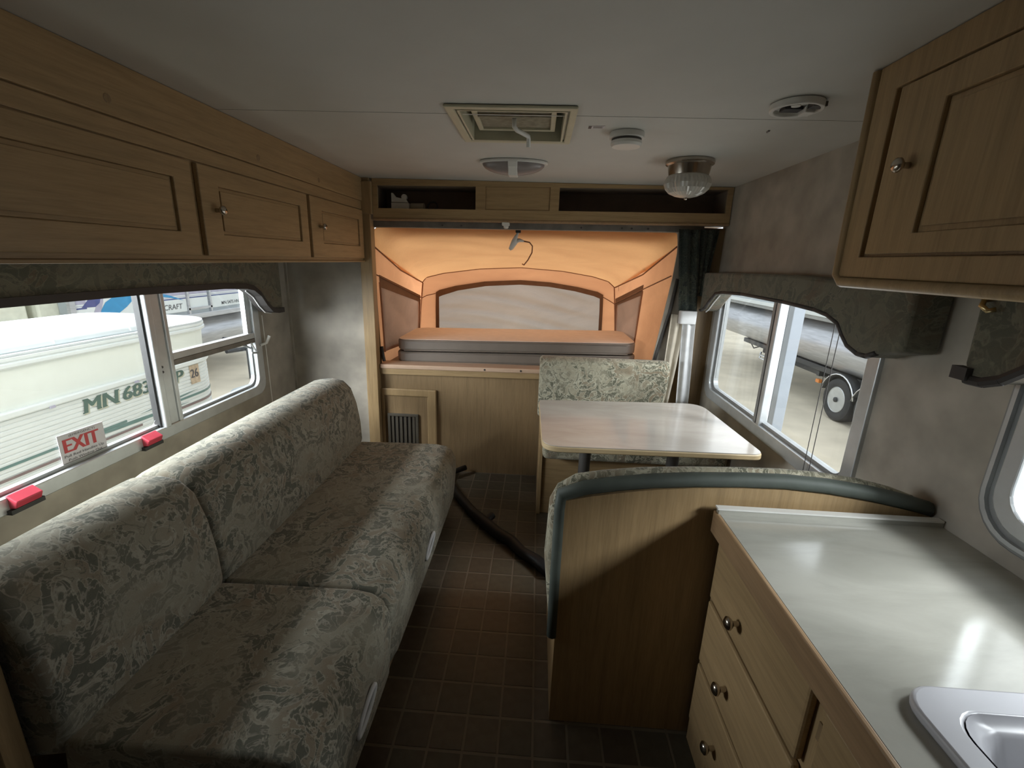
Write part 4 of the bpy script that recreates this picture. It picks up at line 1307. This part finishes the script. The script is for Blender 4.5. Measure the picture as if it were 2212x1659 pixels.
stripe('green_stripe', BY0, 2.45, 0.478, 0.492, M['decal_teal'])
stripe('brown_stripe', BY0, 2.55, 0.418, 0.432, M['decal_brown'])
stripe('swoosh_stripe', 2.03, 2.95, 0.452, 0.474, M['decal_teal'], 1, -0.03)
stripe('swoosh_stripe', 2.55, 3.05, 0.50, 0.512, M['decal_teal'], 1, 0.05)
for nm, z0_, z1_, mt_ in (('green_stripe', 0.478, 0.494, 'decal_teal'), ('brown_stripe', 0.418, 0.434, 'decal_brown')):
    pl = [p for p in outline(BX, BE, BY0, BY1, BR, off=0.0022)][2:13]
    pl = [(BX + 0.0022, 2.78)] + pl
    nn = len(pl)
    MB().add([(x, y, z0_) for x, y in pl] + [(x, y, z1_) for x, y in pl], [(i, i + 1, nn + i + 1, nn + i) for i in range(nn - 1)]).build(nm, M[mt_], b1)
for dx, dy, dz, mt_ in ((0.0026, 0.008, -0.008, 'decal_shadow'), (0.0032, 0, 0, 'decal_green')):
    serif_text('registration_letters', 'MN', M[mt_], b1, (BX + dx, 2.215 + dy, 0.612 + dz), 0.078, 0.20)
    serif_text('registration_letters', '683', M[mt_], b1, (BX + dx, 2.455 + dy, 0.612 + dz), 0.078, 0.19)
    serif_text('registration_letters', 'P', M[mt_], b1, (BX + dx, 2.86 + dy, 0.612 + dz), 0.078, 0.065)
yd = MB().box(BX + 0.0015, BX + 0.003, 2.995, 3.085, 0.565, 0.70).build('year_decal', M['decal_tan'], b1)
text_part('year_number', '26', M['decal_ink'], yd, (BX + 0.0032, 3.002, 0.610), (0, 1, 0), (0, 0, 1), 0.062, 0.070, 0.0, bold=0.0014)
for y in (2.05, 2.55):
    MB().box(BX + 0.012, BX + 0.022, y - 0.012, y + 0.012, 0.70, 0.712).build('rail_clip', M['decal_lilac'], b1)

# second boat further back
b2_ = thing('pontoon_boat', 'white pontoon boat with azure graphic behind the near white boat', 'boat', (-6.2, 7, -0.5))
X2 = -5.0
pn_ = MB()
for y0, y1 in ((4.64, 6.27), (6.32, 6.70), (6.75, 9.0)):
    pn_.box(X2 - 0.03, X2, y0, y1, 0.64, 1.25)
pn_.build('side_panels', M['boat_white'], b2_, bevel=0.01)
gt = MB()
for y in (6.285, 6.735):
    gt.box(X2 - 0.02, X2 + 0.02, y - 0.016, y + 0.016, 0.60, 1.3)
gt.box(X2 - 0.02, X2 + 0.02, 6.27, 6.75, 0.655, 0.685)
gt.build('gate_frame', M['silver'], b2_)
MB().box(-7.4, X2 + 0.03, 3.4, 9.2, 0.52, 0.60).build('deck_edge', M['silver'], b2_, bevel=0.01)
MB().box(-7.3, X2 - 0.6, 3.4, 9.0, 0.60, 1.25).build('far_side', M['boat_cream'], b2_)
for x in (-5.45, -6.9):
    MB().lathe([(0.06, -0.85), (0.20, -0.5), (0.29, -0.1), (0.30, 0.2), (0.30, 5.2)], (x, 8.6, 0.22), (0, -1, 0), 24).build('pontoon', M['silver'], b2_, smooth=40)
for y0, y1 in ((3.95, 4.30), (4.40, 4.62)):
    MB().box(X2 - 0.55, X2 - 0.12, y0, y1, 0.60, 1.2).build('boat_seat', M['boat_seat'], b2_, bevel=0.02, label='beige boat seat')
MB().box(X2 - 0.02, X2 + 0.02, 4.60, 4.66, 0.58, 1.3).build('gate_post', M['silver'], b2_)


def decal(name, poly, mat, dx=0.002):
    b = MB()
    b.add([(X2 + dx, y, z) for y, z in poly], [tuple(range(len(poly)))])
    b.build(name, mat, b2_)


def bar2(name, y0, y1, z0, z1, mat):
    decal(name, [(y0, z0), (y1, z0), (y1, z1), (y0, z1)], mat, 0.0015)


for y0, y1 in ((4.68, 4.80), (5.75, 6.26), (6.33, 6.69), (6.76, 8.9)):
    bar2('lilac_band', y0, y1, 0.875, 0.935, M['decal_lilac'])
    bar2('navy_stripe', y0, y1, 0.822, 0.838, M['decal_navy'])
    bar2('lilac_line', y0, y1, 0.85, 0.858, M['decal_lilac'])
decal('azure_swoosh', [(4.93, 0.705), (5.18, 0.735), (5.30, 0.80), (5.42, 0.89), (5.47, 0.96), (5.16, 0.94), (5.03, 0.875), (4.96, 0.79)], M['decal_blue'], 0.003)
decal('lilac_swoosh', [(4.84, 0.725), (4.93, 0.725), (5.0, 0.87), (5.02, 0.95), (4.93, 0.93), (4.90, 0.82)], M['decal_lilac'], 0.0025)
decal('navy_swoosh', [(4.74, 0.84), (4.90, 0.835), (4.96, 0.875), (4.99, 0.95), (4.86, 0.95)], M['decal_navy'], 0.0028)
decal('azure_swoosh', [(5.75, 0.885), (5.95, 0.86), (6.22, 0.80), (6.0, 0.88), (5.8, 0.93)], M['decal_blue'], 0.003)
text_part('boat_lettering', 'CRAFT', M['decal_ink'], b2_, (X2 + 0.003, 5.85, 0.692), (0, 1, 0), (0, 0.12, 1), 0.072, 0.32, 0.0)
text_part('registration_letters', 'MN 5475 HN', M['decal_ink'], b2_, (X2 + 0.003, 6.99, 0.675), (0, 1, 0), (0, 0, 1), 0.052, 0.42, 0.012)
bar2('year_decal', 7.44, 7.50, 0.672, 0.735, M['decal_lilac'])
tb2 = thing('boat_trailer', 'dark boat trailer winch frame behind the near boat bow', 'trailer', (-4.6, 7.0, -0.5))
q = MB()
q.tube([(-4.75, 6.6, 0.0), (-4.55, 7.2, -0.02), (-4.3, 8.0, -0.1)], 0.035, 8)
q.tube([(-4.7, 6.5, 0.22), (-4.5, 7.3, 0.02)], 0.025, 8)
q.tube([(-4.6, 6.9, 0.10), (-4.6, 6.9, -0.5)], 0.03, 8)
q.build('frame', M['frame_black'], tb2)
MB().box(-4.62, -4.48, 7.25, 7.40, 0.02, 0.10).build('bow_stop', M['black'], tb2, bevel=0.01)
fd = MB().lathe([(0.02, -0.2), (0.11, -0.13), (0.14, 0.0), (0.11, 0.13), (0.02, 0.2)], (-2.75, 4.05, 0.12), (1, 0, 0.1), 18).build('boat_fender', M['boat_vinyl'], smooth='all')
tag(fd, 'white rounded boat fender low beyond the near boat bow', 'fender')
fs_ = thing('fender_stand', 'low beige stand under the white boat fender', 'stand', (-2.75, 4.05, -0.5))
MB().box(-3.0, -2.5, 3.95, 4.3, -0.06, -0.02).build('stand_top', M['beige_cloth'], fs_, bevel=0.01)
for x in (-2.97, -2.55):
    MB().box(x, x + 0.04, 3.98, 4.25, -0.5, -0.06).build('leg', M['beige_cloth'], fs_)

# ------------------------------------------------------------------ boat on its trailer outside, right
b3 = thing('pontoon_boat', 'silver pontoon boat with white side outside the dinette window', 'boat', (5.3, 7, -0.5))
for x in (4.38, 6.3):
    MB().lathe([(0.08, -0.9), (0.24, -0.5), (0.31, 0.0), (0.32, 0.3), (0.32, 8.4)], (x, 10.6, 0.46), (0, -1, 0), 36).build('pontoon', M['silver'], b3, smooth=40)
MB().box(4.10, 6.6, 1.8, 11.0, 0.80, 0.86).build('deck_edge', M['alu_dark'], b3, bevel=0.01)
MB().box(4.06, 4.12, 1.8, 11.0, 0.86, 0.93).build('lower_rail', M['boat_white'], b3, bevel=0.008)
MB().box(4.09, 4.13, 1.8, 11.0, 0.93, 1.5).build('side_panels', M['boat_vinyl'], b3)
MB().box(4.05, 4.10, 1.8, 11.0, 0.99, 1.02).build('rub_rail', M['decal_lilac'], b3, bevel=0.008)
t3 = thing('boat_trailer', 'black tandem axle trailer carrying the silver pontoon boat', 'trailer', (4.9, 6.5, -0.5))
MB().box(4.28, 4.40, 2.5, 9.5, 0.05, 0.13).build('bunk_beam', M['frame_black'], t3, bevel=0.006)
MB().box(4.45, 4.55, 2.5, 9.0, -0.08, 0.04).build('frame_beam', M['frame_black'], t3, bevel=0.006)
for y in (4.6, 6.9, 8.5):
    MB().box(4.3, 6.4, y, y + 0.06, -0.04, 0.03).build('cross_member', M['frame_black'], t3)
q = MB().tube([(4.34, 8.9, 0.05), (4.32, 9.1, -0.02), (4.35, 9.3, 0.04)], 0.012, 6)
q.build('tail_bracket', M['black'], t3)
for dz in (0.0, -0.06):
    MB().tube([(4.30, 8.75, -0.04 + dz), (4.22, 8.6, -0.06 + dz), (4.20, 8.1, -0.06 + dz), (4.26, 7.8, -0.04 + dz)], 0.018, 8).build('tail_rail', M['chrome'], t3, smooth='all')
MB().box(4.19, 4.22, 7.86, 7.91, -0.10, -0.05).build('marker_light', M['amber'], t3, bevel=0.005)
MB().box(4.2, 4.24, 7.68, 7.84, -0.36, -0.08).build('mud_flap', M['black'], t3)
MB().box(4.14, 4.2, 6.62, 6.70, -0.08, -0.03).build('marker_light', M['amber'], t3, bevel=0.005)
for wy in (6.19, 5.54):
    wc = (4.16, wy, -0.20)
    tp = [(0.175, 0.0), (0.20, -0.012), (0.25, -0.018), (0.285, -0.004), (0.298, 0.03), (0.300, 0.10), (0.298, 0.17), (0.27, 0.20), (0.18, 0.20)]
    ty = MB().lathe(tp, wc, (1, 0, 0), 40).build('wheel', M['tyre'], t3, smooth=40)
    rp = [(0.178, -0.006), (0.172, -0.012), (0.160, 0.004), (0.150, 0.03), (0.120, 0.035), (0.085, 0.018), (0.06, 0.016), (0.055, 0.006), (0.004, 0.004)]
    rm = MB().lathe(rp, wc, (1, 0, 0), 36).build('rim', M['alu'], ty, smooth=40)
    q = MB()
    for k in range(5):
        a = 2 * PI * k / 5
        q.lathe([(0.027, 0), (0.025, 0.008)], (4.165, wy + 0.088 * math.cos(a), -0.20 + 0.088 * math.sin(a)), (-1, 0, 0), 10)
    q.build('wheel_slots', M['black'], ty)
    MB().lathe([(0.036, 0), (0.034, 0.03), (0.02, 0.04), (0.002, 0.042)], (4.166, wy, -0.20), (-1, 0, 0), 16).build('hub_cap', M['frame_black'], ty, smooth=40)
    fp_ = [(4.14, wy + 0.35 * math.cos(PI * k / 14), -0.20 + 0.35 * math.sin(PI * k / 14)) for k in range(1, 14)]
    fe = MB()
    fe.add([(4.13, y, z) for _, y, z in fp_] + [(4.38, y, z) for _, y, z in fp_], [(i, i + 1, 13 + i + 1, 13 + i) for i in range(12)])
    fe.build('fender', M['frame_black'], t3, solid=0.01, smooth='all')
    MB().tube(fp_, 0.012, 8).build('fender_trim', M['chrome'], t3, smooth='all')
aw = thing('awning_arm', 'white square awning arm standing outside the dinette window', 'post', (1.6, 2.95, -0.5))
MB().box(1.57, 1.64, 2.955, 3.01, -0.5, 1.95).build('outer_channel', M['post'], aw, bevel=0.004)
MB().box(1.59, 1.64, 2.945, 2.955, -0.5, 1.95).build('groove', M['alu_dark'], aw)
MB().box(1.57, 1.64, 2.885, 2.945, -0.5, 1.95).build('inner_channel', M['post'], aw, bevel=0.004)
